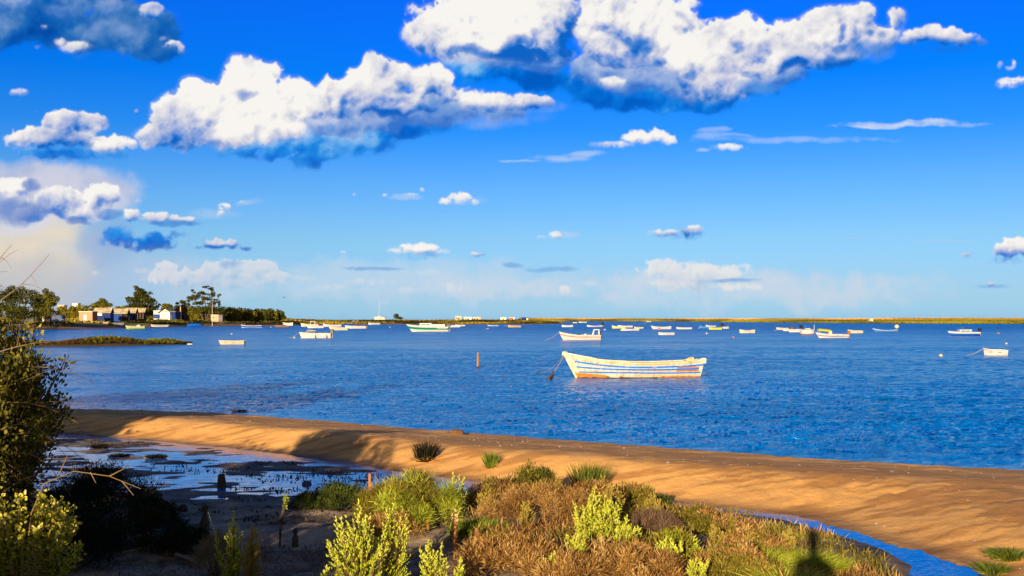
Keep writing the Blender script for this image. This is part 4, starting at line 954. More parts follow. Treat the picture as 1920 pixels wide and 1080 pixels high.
# ---- leafy crowns: many small faces in clumps
def leaves(P,Nrm,size,rng,jit=.8):
    n=len(P); a=rng.normal(size=(n,3)); d=Nrm+a*jit; d/=np.linalg.norm(d,axis=1)[:,None]
    t=np.cross(d,rng.normal(size=(n,3))); t/=np.linalg.norm(t,axis=1)[:,None]; b=np.cross(d,t); s=np.asarray(size)[:,None]*(.6+.8*rng.random((n,1)))
    V=np.stack([P-t*s-b*s*.15,P+b*s*.62,P+t*s+b*s*.1,P-b*s*.6],1).reshape(-1,3)
    return V,np.arange(4*n).reshape(-1,4)
def crown_pts(blobs,n,rng,sub=9,flat=1.,shell=.55):
    P=[];Nn=[];T=[]; vol=np.array([b[3]*b[4]*b[5] for b in blobs])**.7; vol/=vol.sum()
    for b,v in zip(blobs,vol):
        m=int(n*v)+8; cx,cy,cz,rx,ry,rz=b; k=max(4,int(sub*(v*len(blobs))**.5))
        q=rng.normal(size=(k,3)); q/=np.linalg.norm(q,axis=1)[:,None]; q*=(.35+.45*rng.random((k,1))); rr=.42+.26*rng.random(k)
        w=rng.integers(0,k,m); e=rng.normal(size=(m,3)); e/=np.linalg.norm(e,axis=1)[:,None]; e*=(shell+(1-shell)*rng.random((m,1)))
        p=(q[w]+e*rr[w][:,None])*np.array([rx,ry,rz*flat])+np.array([cx,cy,cz]); P.append(p); Nn.append(e); T.append((rng.random(k)*.5+.0)[w]+rng.random(m)*.5)
    return np.concatenate(P),np.concatenate(Nn),np.concatenate(T)
def pal(T,cs):
    c=s2l(cs); i=np.clip(T*(len(cs)-1),0,len(cs)-1.001); k=i.astype(int); f=(i-k)[:,None]; return c[k]*(1-f)+c[k+1]*f
DKG=[(34,38,10),(52,56,14),(78,78,22),(104,100,30)]; OLV=[(64,60,14),(98,92,22),(132,122,34),(168,152,50)]; MID=[(50,52,12),(84,82,20),(116,110,30),(152,142,46)]
def tree(name,px,d,blobs,n,lab,cat='tree',cols=DKG,trunks=(),leaf=1.3,zb=None,group=None,seed=1,dep=.8,sub=9,shell=.55):
    k=d/FPX; zb=far_h((px-960)/FPX*d,d) if zb is None else zb; rng=np.random.default_rng(seed)
    o=empty(name,at(px,d,zb),0,lab,cat,group)
    B=[((bx-px)*k,0+rng.uniform(-.3,.3)*rx*k,zof(by,d)-zb,rx*k,rx*k*dep,ry*k) for bx,by,rx,ry in blobs]
    P,Nn,T=crown_pts(B,n,rng,sub,1.,shell); P[:,2]=np.maximum(P[:,2],.02); V,F=leaves(P,Nn,np.full(len(P),leaf*k),rng)
    npmesh('crown',V,F,np.repeat(pal(T,cols),4,0),o,LEAF)
    if trunks:
        mb=MB()
        for tr in trunks:
            pts=[((x-px)*k,0,zof(y,d)-zb) for x,y in tr]; pts[0]=(pts[0][0],0,-.3); w=1.5*k
            mb.tube(pts,[w*(1-.6*i/(len(pts)-1)) for i in range(len(pts))],5)
        mb.build('trunk',BARK,o)
    return o
TB="trees and bushes on the left shore"
def shore_plants():
    tree("casuarina_tree",38,262,[(10,565,26,22),(30,553,22,18),(42,545,16,12),(58,560,20,18),(20,580,30,12),(70,572,16,12),(-20,560,30,26),(40,588,45,14)],16000,"dark feathery tree leaning left of the headland, behind the shrub",cols=DKG,trunks=[[(38,600),(36,575),(40,550)],[(20,600),(14,572)]],seed=2,group=TB)
    tree("broad_tree",86,292,[(72,556,12,11),(88,552,14,11),(98,560,10,10),(86,568,20,12),(84,580,24,10),(86,590,26,9)],9000,"round dark tree with sky showing through, above the gate pillars",cols=MID,trunks=[[(88,600),(88,570),(86,555)],[(88,580),(98,562)]],seed=3,group=TB)
    tree("leafy_tree",188,430,[(188,568,14,8),(200,572,12,6),(178,574,10,6)],3600,"small dark round tree behind the first blue hut",cols=MID,trunks=[[(188,600),(188,570)]],seed=4,group=TB)
    tree("leafy_tree",266,440,[(257,540,8,5),(262,552,15,10),(250,562,13,9),(272,562,17,11),(285,568,12,9),(260,574,22,7),(296,573,5,4),(242,560,6,4),(283,550,4,3),(266,578,30,8)],9000,"big dark tree with a peaked crown left of the white house",cols=DKG,trunks=[[(268,600),(266,570),(260,550)],[(266,580),(284,562)]],seed=5,group=TB,leaf=1.4)
    tree("umbrella_pine",384,455,[(385,538,8,2.6),(398,542,8,3.5),(363,546,7,4),(378,550,10,5),(366,556,11,6),(355,562,8,6),(384,560,11,6),(398,552,9,5),(411,554,4.5,4),(404,566,9,5),(412,566,4,3.5),(372,569,11,5),(413,573,4,4),(392,572,8,4),(354,570,5,4),(384,580,34,7)],8000,"tall open pine with layered crown of separate pads behind the flagpole",cols=DKG,trunks=[[(385,600),(386,575),(381,556),(376,548)],[(386,575),(398,558),(396,544),(386,539)],[(384,585),(366,566),(360,550)],[(388,578),(405,567),(411,556)]],seed=6,group=TB,leaf=1.15,sub=6,shell=.3)
    tree("small_pine",341,470,[(333,568,5,2.5),(342,566,6,3.5),(346,571,5,3)],700,"small dark pine just left of the tall open pine",cols=DKG,trunks=[[(341,590),(341,568)]],seed=7,group=TB,leaf=1.1)
    tree("lone_bush",743,700,[(743,592,6,4.4),(748,596,8,3)],900,"single round dark bush alone on the low horizon","bush",cols=DKG,seed=8,leaf=.9,group=TB)
    rows=[ # px,d,rx,top,base,cols,label
     (122,400,15,572,604,OLV,"olive green bush left of the brick hut, under the far house"),(142,395,14,570,604,OLV,"tall olive green bush directly behind the brick hut"),(163,405,14,573,600,OLV,"olive bush between the brick hut and first blue roof"),
     (226,455,14,573,590,OLV,"low olive bush behind the second blue hut roof"),(245,460,12,574,592,OLV,"low olive bush at the foot of the big peaked tree"),(276,452,12,573,598,OLV,"bright olive reeds left of the white house"),
     (314,480,12,569,590,MID,"rounded green bush behind the white house roof"),(336,470,12,571,598,OLV,"yellow green bush right of the house chimney"),(352,472,12,575,600,OLV,"yellow green bush under the tall open pine"),
     (368,462,14,574,603,OLV,"olive bush left of the flagpole"),(388,470,12,576,600,MID,"dark green bush behind the flagpole"),(408,455,14,574,600,DKG,"dark bush above the small pink shed"),
     (432,470,15,577,603,MID,"green bush right of the small pink shed"),(450,480,14,576,602,OLV,"pale olive bush in the middle of the long hedge"),(466,485,13,578,601,MID,"green bush two thirds along the long hedge"),
     (482,490,13,578,600,MID,"green bush before the hedge end"),(496,492,12,578,600,DKG,"dark green bush of the hedge with ragged top"),(510,495,12,579,600,MID,"rounded bush second from the end of the hedge"),(523,498,11,581,600,DKG,"last dark bush at the right end of the long hedge")]
    for i,(px,d,rx,tp,bs,cl,lb) in enumerate(rows):
        ry=(bs-tp)/2
        tree("bush",px,d,[(px,tp+ry,rx*1.05,ry),(px-rx*.5,tp+ry*1.3,rx*.6,ry*.7),(px+rx*.5,tp+ry*1.25,rx*.6,ry*.75),(px,bs-ry*.3,rx,ry*.5)],4200,lb,"bush",cols=cl,seed=20+i,leaf=1.5,group=TB)
    tree("small_tree",522,505,[(520,581,3,1.5),(526,583,3,2)],160,"thin scraggly tree poking above the hedge end",cols=DKG,trunks=[[(521,598),(521,583)]],seed=9,leaf=.8,group=TB)
    low=[(66,268,604,612,10,"low green shrub at the foot of the headland wall"),(82,268,600,613,12,"mounded green shrub below the gate pillars"),(102,272,598,613,12,"dark mounded shrub at the water left of the brick hut"),(122,300,602,614,11,"low dark shrub at the water's edge near the brick hut"),(138,315,604,614,8,"small round shrub touching the brick hut's left"),
      (207,322,606,614,4,"tiny upright bush at the end of the low brick wall"),(262,370,598,605,9,"grassy green mound left of the white house"),(300,400,597,606,16,"broad green mound in front of the white house"),(334,405,597,606,12,"green mound below the dark shed")]
    for i,(px,d,tp,bs,rx,lb) in enumerate(low):
        ry=(bs-tp)/2; tree("shrub",px,d,[(px,bs-ry,rx,ry*1.1),(px-rx*.5,bs-ry*.8,rx*.5,ry*.8),(px+rx*.5,bs-ry*.8,rx*.5,ry*.8)],1100,lb,"shrub",cols=MID,seed=50+i,leaf=.9,group=TB,dep=.9)
    # low growth over the land: nobody could count it
    rng=np.random.default_rng(77); n=52000; px=rng.uniform(-150,1062,n); U=(px-960)/FPX; ds=HC*FPX/(np.interp(px,SH_L[:,0],SH_L[:,1])-HY); s=np.where(px<140,26,np.where(px<280,30,np.where(px<460,15,5)))+rng.random(n)**1.6*210
    Y=ds+s; Z=far_l(U,Y); X=U*Y; keep=(Z>.35)&(n2(X,Y,11,3)>-.35); X,Y,Z=X[keep],Y[keep],Z[keep]; m=len(X)
    P=np.stack([X,Y,Z+.05+rng.random(m)*.35*(1+n2(X,Y,9,5))],1); V,F=leaves(P,np.tile([0,-.5,.6],(m,1)),np.full(m,.5),rng,.7)
    c=pal(np.clip(.42+.75*n2(X,Y*.5,14,6)+rng.normal(size=m)*.18,0,1),[(40,38,10),(78,72,18),(124,112,30),(172,150,56)])
    o=npmesh("shore_scrub",V,F,np.repeat(c,4,0),None,LEAF); tag(o,"low olive scrub covering the far green shore","scrub",None,"stuff")
shore_plants()
def dune_grass():
    rng=np.random.default_rng(71); n=60000; px=rng.uniform(975,2500,n); U=(px-960)/FPX; ds=HC*FPX/(np.interp(px,SH_R[:,0],SH_R[:,1])-HY)
    s=3+rng.random(n)*260; Y=ds+s; Z=far_r(U,Y); X=U*Y; keep=(Z>.12)&(rng.random(n)<np.where(s>170,.45+.45*n2(X,Y*.3,25,2),1)); X,Y,Z,s=X[keep],Y[keep],Z[keep],s[keep]; m=len(X)
    P=np.stack([X,Y,Z+.05+rng.random(m)*.25],1); V,F=leaves(P,np.tile([0,-1.,.3],(m,1)),.45+.0008*Y,rng,.4)
    t=np.clip(.45+.8*n2(X,Y*.3,26,6)+rng.normal(size=m)*.15,0,1); g=pal(t,[(62,60,14),(96,92,22),(132,124,36)]); d=pal(t,[(204,158,92),(176,132,72),(126,106,44)])
    q=sm(120,165,s+12*n2(X,Y,30,4))[:,None]
    tag(npmesh("dune_grass",V,F,np.repeat(g*(1-q)+d*q,4,0),None,LEAF),"olive marsh grass and tan dune grass along the far barrier island","dune grass",None,"stuff")
dune_grass()
# ---- marshy islet on the left
def islet():
    x0,x1=-64,-33.4; xs=np.arange(x0,x1+.01,.25); ys=np.arange(97,121,.25); X,Y=np.meshgrid(xs,ys)
    c=np.interp(X,[-64,-46,-38,-33.4],[106,107.5,111,114.5]); hw=np.interp(X,[-64,-50,-42,-36,-34,-33.4],[6,4.2,4.0,2.6,1.2,.2])
    q=1-((Y-c+.6*n2(X,Y*.2,3,2))/hw)**2; Z=np.where(q>0,.30*np.sqrt(np.maximum(q,0))*(1+.3*n2(X,Y,4,1)),np.maximum(q*.2,-.3))
    w=len(xs); i=(np.arange(len(ys)-1)[:,None]*w+np.arange(w-1)[None,:]).ravel()
    m=NT("islet_mud"); m.col(m.mix(m.noise(.8,5),C3((96,66,34)),C3((60,52,20)))); m.set(Roughness=.9)
    tag(npmesh("marsh_islet",np.stack([X.ravel(),Y.ravel(),Z.ravel()],1),np.stack([i,i+1,i+w+1,i+w],1),None,None,m.m,True),kind="structure")
    rng=np.random.default_rng(8); n=60000; X=rng.uniform(-64,-34,n); Y=rng.uniform(99,119,n)
    c=np.interp(X,[-64,-46,-38,-33.4],[106,107.5,111,114.5]); hw=np.interp(X,[-64,-50,-42,-36,-34,-33.4],[6,4.2,4.0,2.6,1.2,.2]); q=1-((Y-c)/hw)**2; k=(q>.12)&(rng.random(n)<.9); X,Y,q=X[k],Y[k],q[k]; m_=len(X)
    top=(.12+.42*np.sqrt(q))*(.75+.5*n2(X,Y,3.2,3)+.25*n2(X,Y,1.2,5))*np.interp(X,[-64,-46,-43,-40,-36,-34],[1.1,.9,.75,1.35,1.0,.3])
    P=np.stack([X,Y,.14+top*rng.random(m_)**.5*1.1],1); V,F=leaves(P,np.tile([0,-.3,.8],(m_,1)),np.full(m_,.11),rng,.8)
    t=np.clip(.35+.45*n2(X,Y,2.6,6)+.4*(P[:,2]-.3)+rng.normal(size=m_)*.15,0,1)
    tag(npmesh("marsh_grass",V,F,np.repeat(pal(t,[(84,54,20),(76,66,16),(98,96,22),(140,140,40)]),4,0),None,LEAF),"low green and brown marsh plants covering the islet on the left","marsh grass",None,"stuff")
islet()
# ---- huts and houses
def gable(mb,x0,x1,y0,y1,z0,zr,axis='x',ov=.25,th=.12,mi=0):
    if axis=='x':
        ym=(y0+y1)/2; s=(zr-z0)/((y1-y0)/2); a,b=x0-ov,x1+ov
        for (ya,za,yb,zb_) in ((y0-ov,z0-ov*s,ym,zr),(y1+ov,z0-ov*s,ym,zr)):
            mb.add([(a,ya,za),(b,ya,za),(b,yb,zb_),(a,yb,zb_),(a,ya,za-th),(b,ya,za-th),(b,yb,zb_-th),(a,yb,zb_-th)],[(0,1,2,3),(7,6,5,4),(0,4,5,1),(1,5,6,2),(3,7,4,0)],mi)
    else:
        xm=(x0+x1)/2; s=(zr-z0)/((x1-x0)/2); a,b=y0-ov,y1+ov
        for (xa,za,xb,zb_) in ((x0-ov,z0-ov*s,xm,zr),(x1+ov,z0-ov*s,xm,zr)):
            mb.add([(xa,a,za),(xa,b,za),(xb,b,zb_),(xb,a,zb_),(xa,a,za-th),(xa,b,za-th),(xb,b,zb_-th),(xb,a,zb_-th)],[(0,1,2,3),(7,6,5,4),(0,4,5,1),(1,5,6,2),(3,7,4,0),(0,3,7,4)],mi)
def wallbox(root,x0,x1,y0,y1,z,mat,gz_=None,axis='x',name='wall'):
    mb=MB(); mb.box((x0,y0,-.6),(x1,y1,z))
    if gz_:
        if axis=='x':
            ym=(y0+y1)/2
            for x in (x0+.003,x1-.003): mb.add([(x,y0,z),(x,y1,z),(x,ym,gz_)],[(0,1,2)])
        else:
            xm=(x0+x1)/2
            for y in (y0+.003,y1-.003): mb.add([(x0,y,z),(x1,y,z),(xm,y,gz_)],[(0,1,2)])
    return mb.build(name,mat,root)
def opening(root,name,x0,x1,z0,z1,y,mat,frame=None,side=None):
    o=MB().box((x0,y-.05,z0),(x1,y+.03,z1)).build(name,mat,root)
    if frame:
        f=MB(); w=.08
        f.box((x0-w,y-.08,z0),(x0,y+.03,z1+w)); f.box((x1,y-.08,z0),(x1+w,y+.03,z1+w)); f.box((x0,y-.08,z1),(x1,y+.03,z1+w-.003)); f.build(name+'_frame',frame,o)
    return o
def houses():
    BK=NT("pink_brick"); br=BK.n('TexBrick'); br.inputs['Scale'].default_value=3.2; br.inputs['Color1'].default_value=(*C3((240,134,50)),1); br.inputs['Color2'].default_value=(*C3((222,116,40)),1); br.inputs['Mortar'].default_value=(*C3((190,150,116)),1); br.inputs['Mortar Size'].default_value=.012
    BK.l(BK.map((1,1,1)),br.inputs[0]); BK.col(br.outputs[0]); BK.set(Roughness=.9); BK=BK.m
    BL=paint(C3((0,44,112)),.8,.25,1.); BL2=paint(C3((22,66,142)),.8,.3,1.); RF=NT("corrugated_roof"); wv=RF.n('TexWave',wave_type='BANDS',bands_direction='X'); wv.inputs['Scale'].default_value=2.2; RF.l(RF.p,wv.inputs[0]); RF.col(RF.mix(RF.ramp(RF.noise(.7,6,rough=.7),[(.4,0.),(.65,1.)]),C3((206,190,150)),C3((150,134,104)))); RF.set(Roughness=.8); RF.l(RF.bump(wv.outputs[1],.5,.05),RF.b.inputs['Normal']); RF=RF.m
    WD=paint(C3((244,232,206)),.7,.15,1.); DK=paint(C3((24,24,30)),.8,.2); PINK=paint(C3((226,178,140)),.8,.3,1.); GY=paint(C3((120,118,122)),.9,.4,1.); BW=paint(C3((92,104,140)),.9,.5,1.)
    def root(px,d,nm,lb,cat): z=far_h((px-960)/FPX*d,d); return empty(nm,at(px,d,z),0,lb,cat,"huts and houses along the left shore"),d/FPX,z
    # brick hut
    o,k,z=root(160.5,338,"brick_hut","flat roofed orange brick hut with a white door","hut"); zt=zof(585,338)-z; zb=zof(606.5,338)-z
    wallbox(o,-12.3*k,12.7*k,0,4.2,zt,BK); MB().box((-12.9*k,-.2,zt+.003),(13.3*k,4.4,zt+.22)).build('roof',WD,o)
    dr=opening(o,'door',-3.4*k,2.2*k,zb-.1,zt-5.2*k,-.02,M_WHITE,None); MB().box((1.2*k,-.13,(zb+zt)/2-.3),(1.7*k,-.05,(zb+zt)/2-.1)).build('handle',M_DARK,dr)
    # blue huts
    def blue(px0,px1,d,wt,rt,bs,lb,mat,dep=6.,roof0=None,roof1=None):
        pc=(px0+px1)/2; o,k,z=root(pc,d,"boat_hut",lb,"hut"); a=(px0-pc)*k; b=(px1-pc)*k; zt=zof(wt,d)-z; zr=(HC+(HY-rt)/FPX*(d+dep/2))-z
        wallbox(o,a,b,0,dep,zt,mat,zr-.12,'x'); mb=MB(); ra=(roof0-pc)*k if roof0 else a; rb=(roof1-pc)*k if roof1 else b
        gable(mb,ra,rb,0,dep,zt,zr,'x',.3); mb.build('roof',RF,o); return o,k,z,pc,zt
    o,k,z,pc,zt=blue(179,207,352,584.5,577,605,"first blue hut with a long grey roof and a cream panel",BL,2.8,176.5,206.5)
    MB().box(((181-pc)*k,-.12,zof(591.8,352)-z),((191.5-pc)*k,-.002,zof(585.4,352)-z)).build('wall_panel',WD,o)
    for a,b in ((195.5,198),(201,203.4)): opening(o,'door',(a-pc)*k,(b-pc)*k,zof(604,352)-z,zof(591,352)-z,-.02,DK,BL2)
    o,k,z,pc,zt=blue(208,213,372,580.5,577,592,"narrow pale blue hut squeezed between the first two blue huts",BL2,5)
    opening(o,'window',(209.3-pc)*k,(211.6-pc)*k,zof(587,372)-z,zof(584,372)-z,-.02,DK)
    o,k,z,pc,zt=blue(213.5,228,366,586,578.5,603,"second blue hut whose grey roof covers a dark open porch",BL2,2.8,214,237.5)
    MB().box(((228-pc)*k,1.5,-.4),((236.5-pc)*k,2.6,zt-.1)).build('porch_shade',DK,o)  # near-black block puts the open porch's shade into colour
    for x in (228.6,232.5,236.5): MB().box(((x-pc)*k-.08,.0,-.4),((x-pc)*k+.08,.16,zt-.12)).build('porch_post',M_WOOD,o)
    o,k,z,pc,zt=blue(237.5,249,384,584.5,577,603,"third blue hut with a small white door at its left",BL,2.6,236.5,253.5)
    opening(o,'door',(239-pc)*k,(242.6-pc)*k,zof(601,384)-z,zof(593,384)-z,-.02,M_WHITE)
    MB().box(((249-pc)*k+.01,.6,-.4),((253-pc)*k,2.4,zt-.2)).build('side_shed',DK,o)
    o,k,z,pc,zt=blue(258,270,398,584,577.3,600,"open dark shed with a pale roof at the end of the hut row",DK,2.8,254.5,270.5)  # near-black walls stand in for the shade inside the open shed
    for x in (259,264,269.5): MB().box(((x-pc)*k-.1,-.6,-.4),((x-pc)*k+.1,-.4,zt-.2)).build('porch_post',M_WOOD,o)
    # low brick wall by the water
    o,k,z=root(198,330,"low_wall","low wall at the water with an orange brick end below the blue huts","wall")
    MB().box((-5*k,0,-.5),(5*k,.8,zof(604,330)-z)).build('brick_end',BK,o); MB().box((5*k+.01,.35,-.5),(34*k,1.1,zof(605,330)-z)).build('dark_wall',GY,o)
    # white house
    o,k,z=root(307,430,"white_house","white gabled house with a blue right side and low lean-to","house"); X=lambda p:(p-307)*k; Z=lambda y:zof(y,430)-z
    wallbox(o,X(300),X(318.5),0,7,Z(584),WD,Z(578.2),'y'); mb=MB(); gable(mb,X(300),X(318.5),0,7,Z(583.8),Z(577.8),'y',.8,.18); mb.build('roof',paint(C3((214,200,170)),.8,.3),o)
    wallbox(o,X(287.3),X(299.9),.4,5,Z(583.5),WD,None,name='lean_to'); MB().box((X(286.8),.2,Z(583.4)),(X(300.2),5.1,Z(582.4))).build('lean_to_roof',WD,o)
    opening(o,'garage_door',X(287.8),X(301),Z(597.2),Z(589.2),.2,BL2)
    MB().box((X(318.52),.15,-.5),(X(328.5),6.5,Z(584.6))).build('blue_annexe',BL,o); MB().box((X(318.52),-.1,Z(584.55)),(X(329),6.7,Z(583.8))).build('annexe_roof',RF,o)
    opening(o,'window',X(308.6),X(313.2),Z(584.6),Z(583.4),-.02,DK,WD)
    MB().box((X(327.4),6.8,0),(X(329.2),7.9,Z(574.5)),0,.05,.05).build('chimney',PINK,o)
    MB().box((X(320),-.05,-.4),(X(321.5),.1,Z(590))).build('pipe',GY,o)
    o,k,z=root(337,440,"dark_shed","low dark shed with a thin blue roof right of the white house","shed"); wallbox(o,-7.5*k,8*k,0,4,zof(590.2,440)-z,DK); MB().box((-8.5*k,-.5,zof(590.2,440)-z),(9*k,4.2,zof(588.8,440)-z)).build('roof',BL2,o)
    opening(o,'door',-2*k,1*k,0,zof(591.6,440)-z,-.02,GY)
    o,k,z=root(403,452,"pink_shed","small pinkish flat shed behind the flagpole with a grey side","shed"); wallbox(o,-7.6*k,6.6*k,0,3.5,zof(590.8,452)-z,PINK); MB().box((-8*k,-.2,zof(590.75,452)-z),(7*k,3.8,zof(590.1,452)-z)).build('roof',WD,o); MB().box((6.62*k,.1,-.4),(14*k,3.2,zof(590.6,452)-z)).build('side_panel',GY,o)
    opening(o,'window',-3.6*k,-2.2*k,zof(597,452)-z,zof(594.2,452)-z,-.02,DK)
    # flagpole
    o,k,z=root(398,420,"flagpole","tall thin white flagpole standing on the grassy shore","pole"); z1=zof(568,420)-z
    MB().tube([(0,0,-.3),(0,0,z1)],[.09,.06],8).build('pole',M_WHITE,o); MB().lathe([(.01,-.02),(.16,.05),(.01,.22)],(0,0,z1),8).build('finial',M_WHITE,o); MB().tube([(-.28,0,.8),(-.22,0,z1-1)],.02,4).build('halyard',M_RED,o)
    # boundary wall, pillars and lamp on the left headland
    for px,lb in ((67,"left one of two cream gate pillars with round caps"),(81,"right one of two cream gate pillars with round caps")):
        o,k,z=root(px,300,"gate_pillar",lb,"pillar"); zt=zof(585.5,300)-z; MB().box((-1.6*k,0,-.4),(1.6*k,.5,zt)).build('shaft',WD,o); MB().lathe([(2*k,0),(2.1*k,.12),(1.5*k,.3),(1.4*k,.55),(.9*k,.75),(.01,.8)],(0,.25,zt),10).build('cap',WD,o,True)
    o,k,z=root(74,301,"metal_gate","dull olive metal gate between the two pillars","gate"); MB().box((-4.9*k,.2,.05),(4.9*k,.32,zof(586.8,301)-z)).build('leaf',paint(C3((104,96,60)),.7,.4),o)
    mb=MB(); 
    for i in range(7): mb.box((-4.8*k+i*1.5*k,.13,.05),(-4.55*k+i*1.5*k,.19,zof(586.2,301)-z))
    mb.build('bars',M_GREY,o)
    o,k,z=root(102,303,"garden_wall","bluish grey rendered wall running right from the gate pillars","wall"); mb=MB(); mb.box((-17*k,0,-.5),(2*k,.35,zof(592,303)-z)); mb.box((2*k+.01,.05,-.5),(19*k,.4,zof(589.3,303)-z)); mb.build('wall',BW,o)
    mb=MB(); mb.box((-17.2*k,-.05,zof(592,303)-z),(2*k,.4,zof(591.2,303)-z)); mb.build('coping',GY,o)
    o,k,z=root(50,298,"rubble_wall","broken grey rubble wall left of the gate pillars","wall"); mb=MB(); rnd=random.Random(5)
    for i in range(24): x=-14+i*1.12; mb.box((x*k,rnd.uniform(-.3,.1),-.5),((x+1.1)*k,.5,zof(590+3*math.sin(i*.5)+rnd.uniform(-1,1),298)-z),0,.04,.05)
    mb.build('stones',GY,o)
    o,k,z=root(47,285,"street_lamp","thin pale street lamp with a short crossbar on the headland","lamp"); zt=zof(566,285)-z
    MB().tube([(0,0,-.3),(0,0,zt)],[.12,.08],7).build('pole',M_GREY,o); MB().box((-3*k,-.1,zt),(2.5*k,.12,zt+.18),0,.1,.02).build('lamp_head',WD,o)
    # jetty of old planks on the headland shore
    o,k,z=root(50,262,"plank_jetty","low pale timber jetty at the foot of the left headland","jetty"); Z_=lambda y:zof(y,262)-z
    mb=MB()
    for i in range(16): mb.box(((-20+i*2.4)*k,0,Z_(609.6)),((-17.8+i*2.4)*k,1.6,Z_(608.9)))
    mb.build('deck',M_WOOD,o); 
    for i in range(7): MB().tube([((-18+i*6)*k,.1,-.8),((-18+i*6)*k,.1,Z_(609.2))],.07,6).build('post',M_WOOD,o)
    # far buildings
    for px0,px1,tp,bs,d,mt,lb,nm in ((854,865.5,592.8,600.6,700,PINK,"tall cream hut, leftmost of the three on the flat shore","cream_hut"),(870,884.5,594.3,600,720,WD,"wide white hut, middle of the three on the flat shore","white_hut"),(887,901,594.6,600.9,705,PINK,"wide pinkish hut, rightmost of the three on the flat shore","pink_hut"),
         (938.5,949,595,600.3,730,WD,"small white hut with a pale gable left of the blue hut","white_hut"),(955,965,595,600.6,720,paint(C3((196,120,74)),.8,.3),"small orange and white hut just left of the blue hut","orange_hut"),(978,991,595,600.9,715,BL,"bright blue hut alone on the green shore","blue_hut"),
         (109,120,572,575,640,PINK,"pale far house seen above the olive bushes, left one","far_house"),(136,146,568.5,573,650,WD,"pale far house seen above the olive bushes, right one","far_house"),(1631,1637,597.6,600.3,760,WD,"tiny white hut alone on the right hand dunes","white_hut")):
        pc=(px0+px1)/2; k=d/FPX; z=min(far_h((pc-960)/FPX*d,d) if pc<1000 else 1.5,zof(bs,d)) if bs>590 else 2.
        o=empty(nm,at(pc,d,z),0,lb,"hut" if 'hut' in nm else 'house',"huts and houses along the far shore"); hw=(px1-px0)/2*k; zt=zof(tp,d)-z
        MB().box((-hw,0,-1.5),(hw,4.5,zt-.25)).build('wall',mt,o); MB().box((-hw-.2,-.25,zt-.245),(hw+.2,4.8,zt)).build('roof',WD if mt is not BL else BL2,o)
        opening(o,'door',-hw*.1,hw*.25,.0,zt*.62,-.02,DK); opening(o,'window',-hw*.7,-hw*.4,zt*.4,zt*.65,-.02,DK)
        if nm in('orange_hut','blue_hut'): MB().box((hw*.42,-.12,0),(hw*.9,-.01,zt*.8)).build('wall_panel',WD,o)
houses()
fleet()
buoys()
# ------------------------------------------------------------------ plants close by
YG=[(96,104,20),(140,150,34),(182,188,52),(206,206,84)]; GRB=[(74,70,22),(112,104,32),(150,134,50),(176,150,70)]; BRN=[(92,62,32),(144,104,54),(190,148,82),(220,184,116)]; SHD=[(14,18,8),(26,32,14),(40,46,20),(56,60,28)]; DGR=[(36,44,16),(58,68,24),(84,94,34),(110,118,46)]
def nrm(a): return a/np.maximum(np.linalg.norm(a,axis=-1,keepdims=True),1e-9)
def kites(B,D,ln,wd,rng):                 # a leaf: base, side, tip, side
    n=len(B); s=nrm(np.cross(D,rng.normal(size=(n,3)))); L=np.asarray(ln).reshape(-1,1); w=np.asarray(wd).reshape(-1,1)
    M=B+D*L*.5; V=np.stack([B,M+s*w,B+D*L,M-s*w],1).reshape(-1,3); return V,np.arange(4*n).reshape(-1,4)
def strips(B,D,ln,wd,rng,bend=.35,seg=3):   # a grass blade that bends over
    n=len(B); L=np.asarray(ln).reshape(-1,1); w=np.asarray(wd).reshape(-1,1); s=nrm(np.cross(D,rng.normal(size=(n,3)))); g=nrm(D*[1,1,0]+rng.normal(size=(n,3))*[.3,.3,0])*bend-np.array([0,0,bend*.45])
    P=[]
    for k in range(seg+1):
        t=k/seg; c=B+D*L*t+g*L*t*t; ww=w*(1-t)**.7; P+=[c-s*ww,c+s*ww]
    V=np.stack(P,1).reshape(-1,3); m=2*(seg+1); i=np.arange(n)[:,None]*m
    F=np.concatenate([np.stack([i+2*k,i+2*k+1,i+2*k+3,i+2*k+2],-1).reshape(-1,4) for k in range(seg)]); return V,F,m
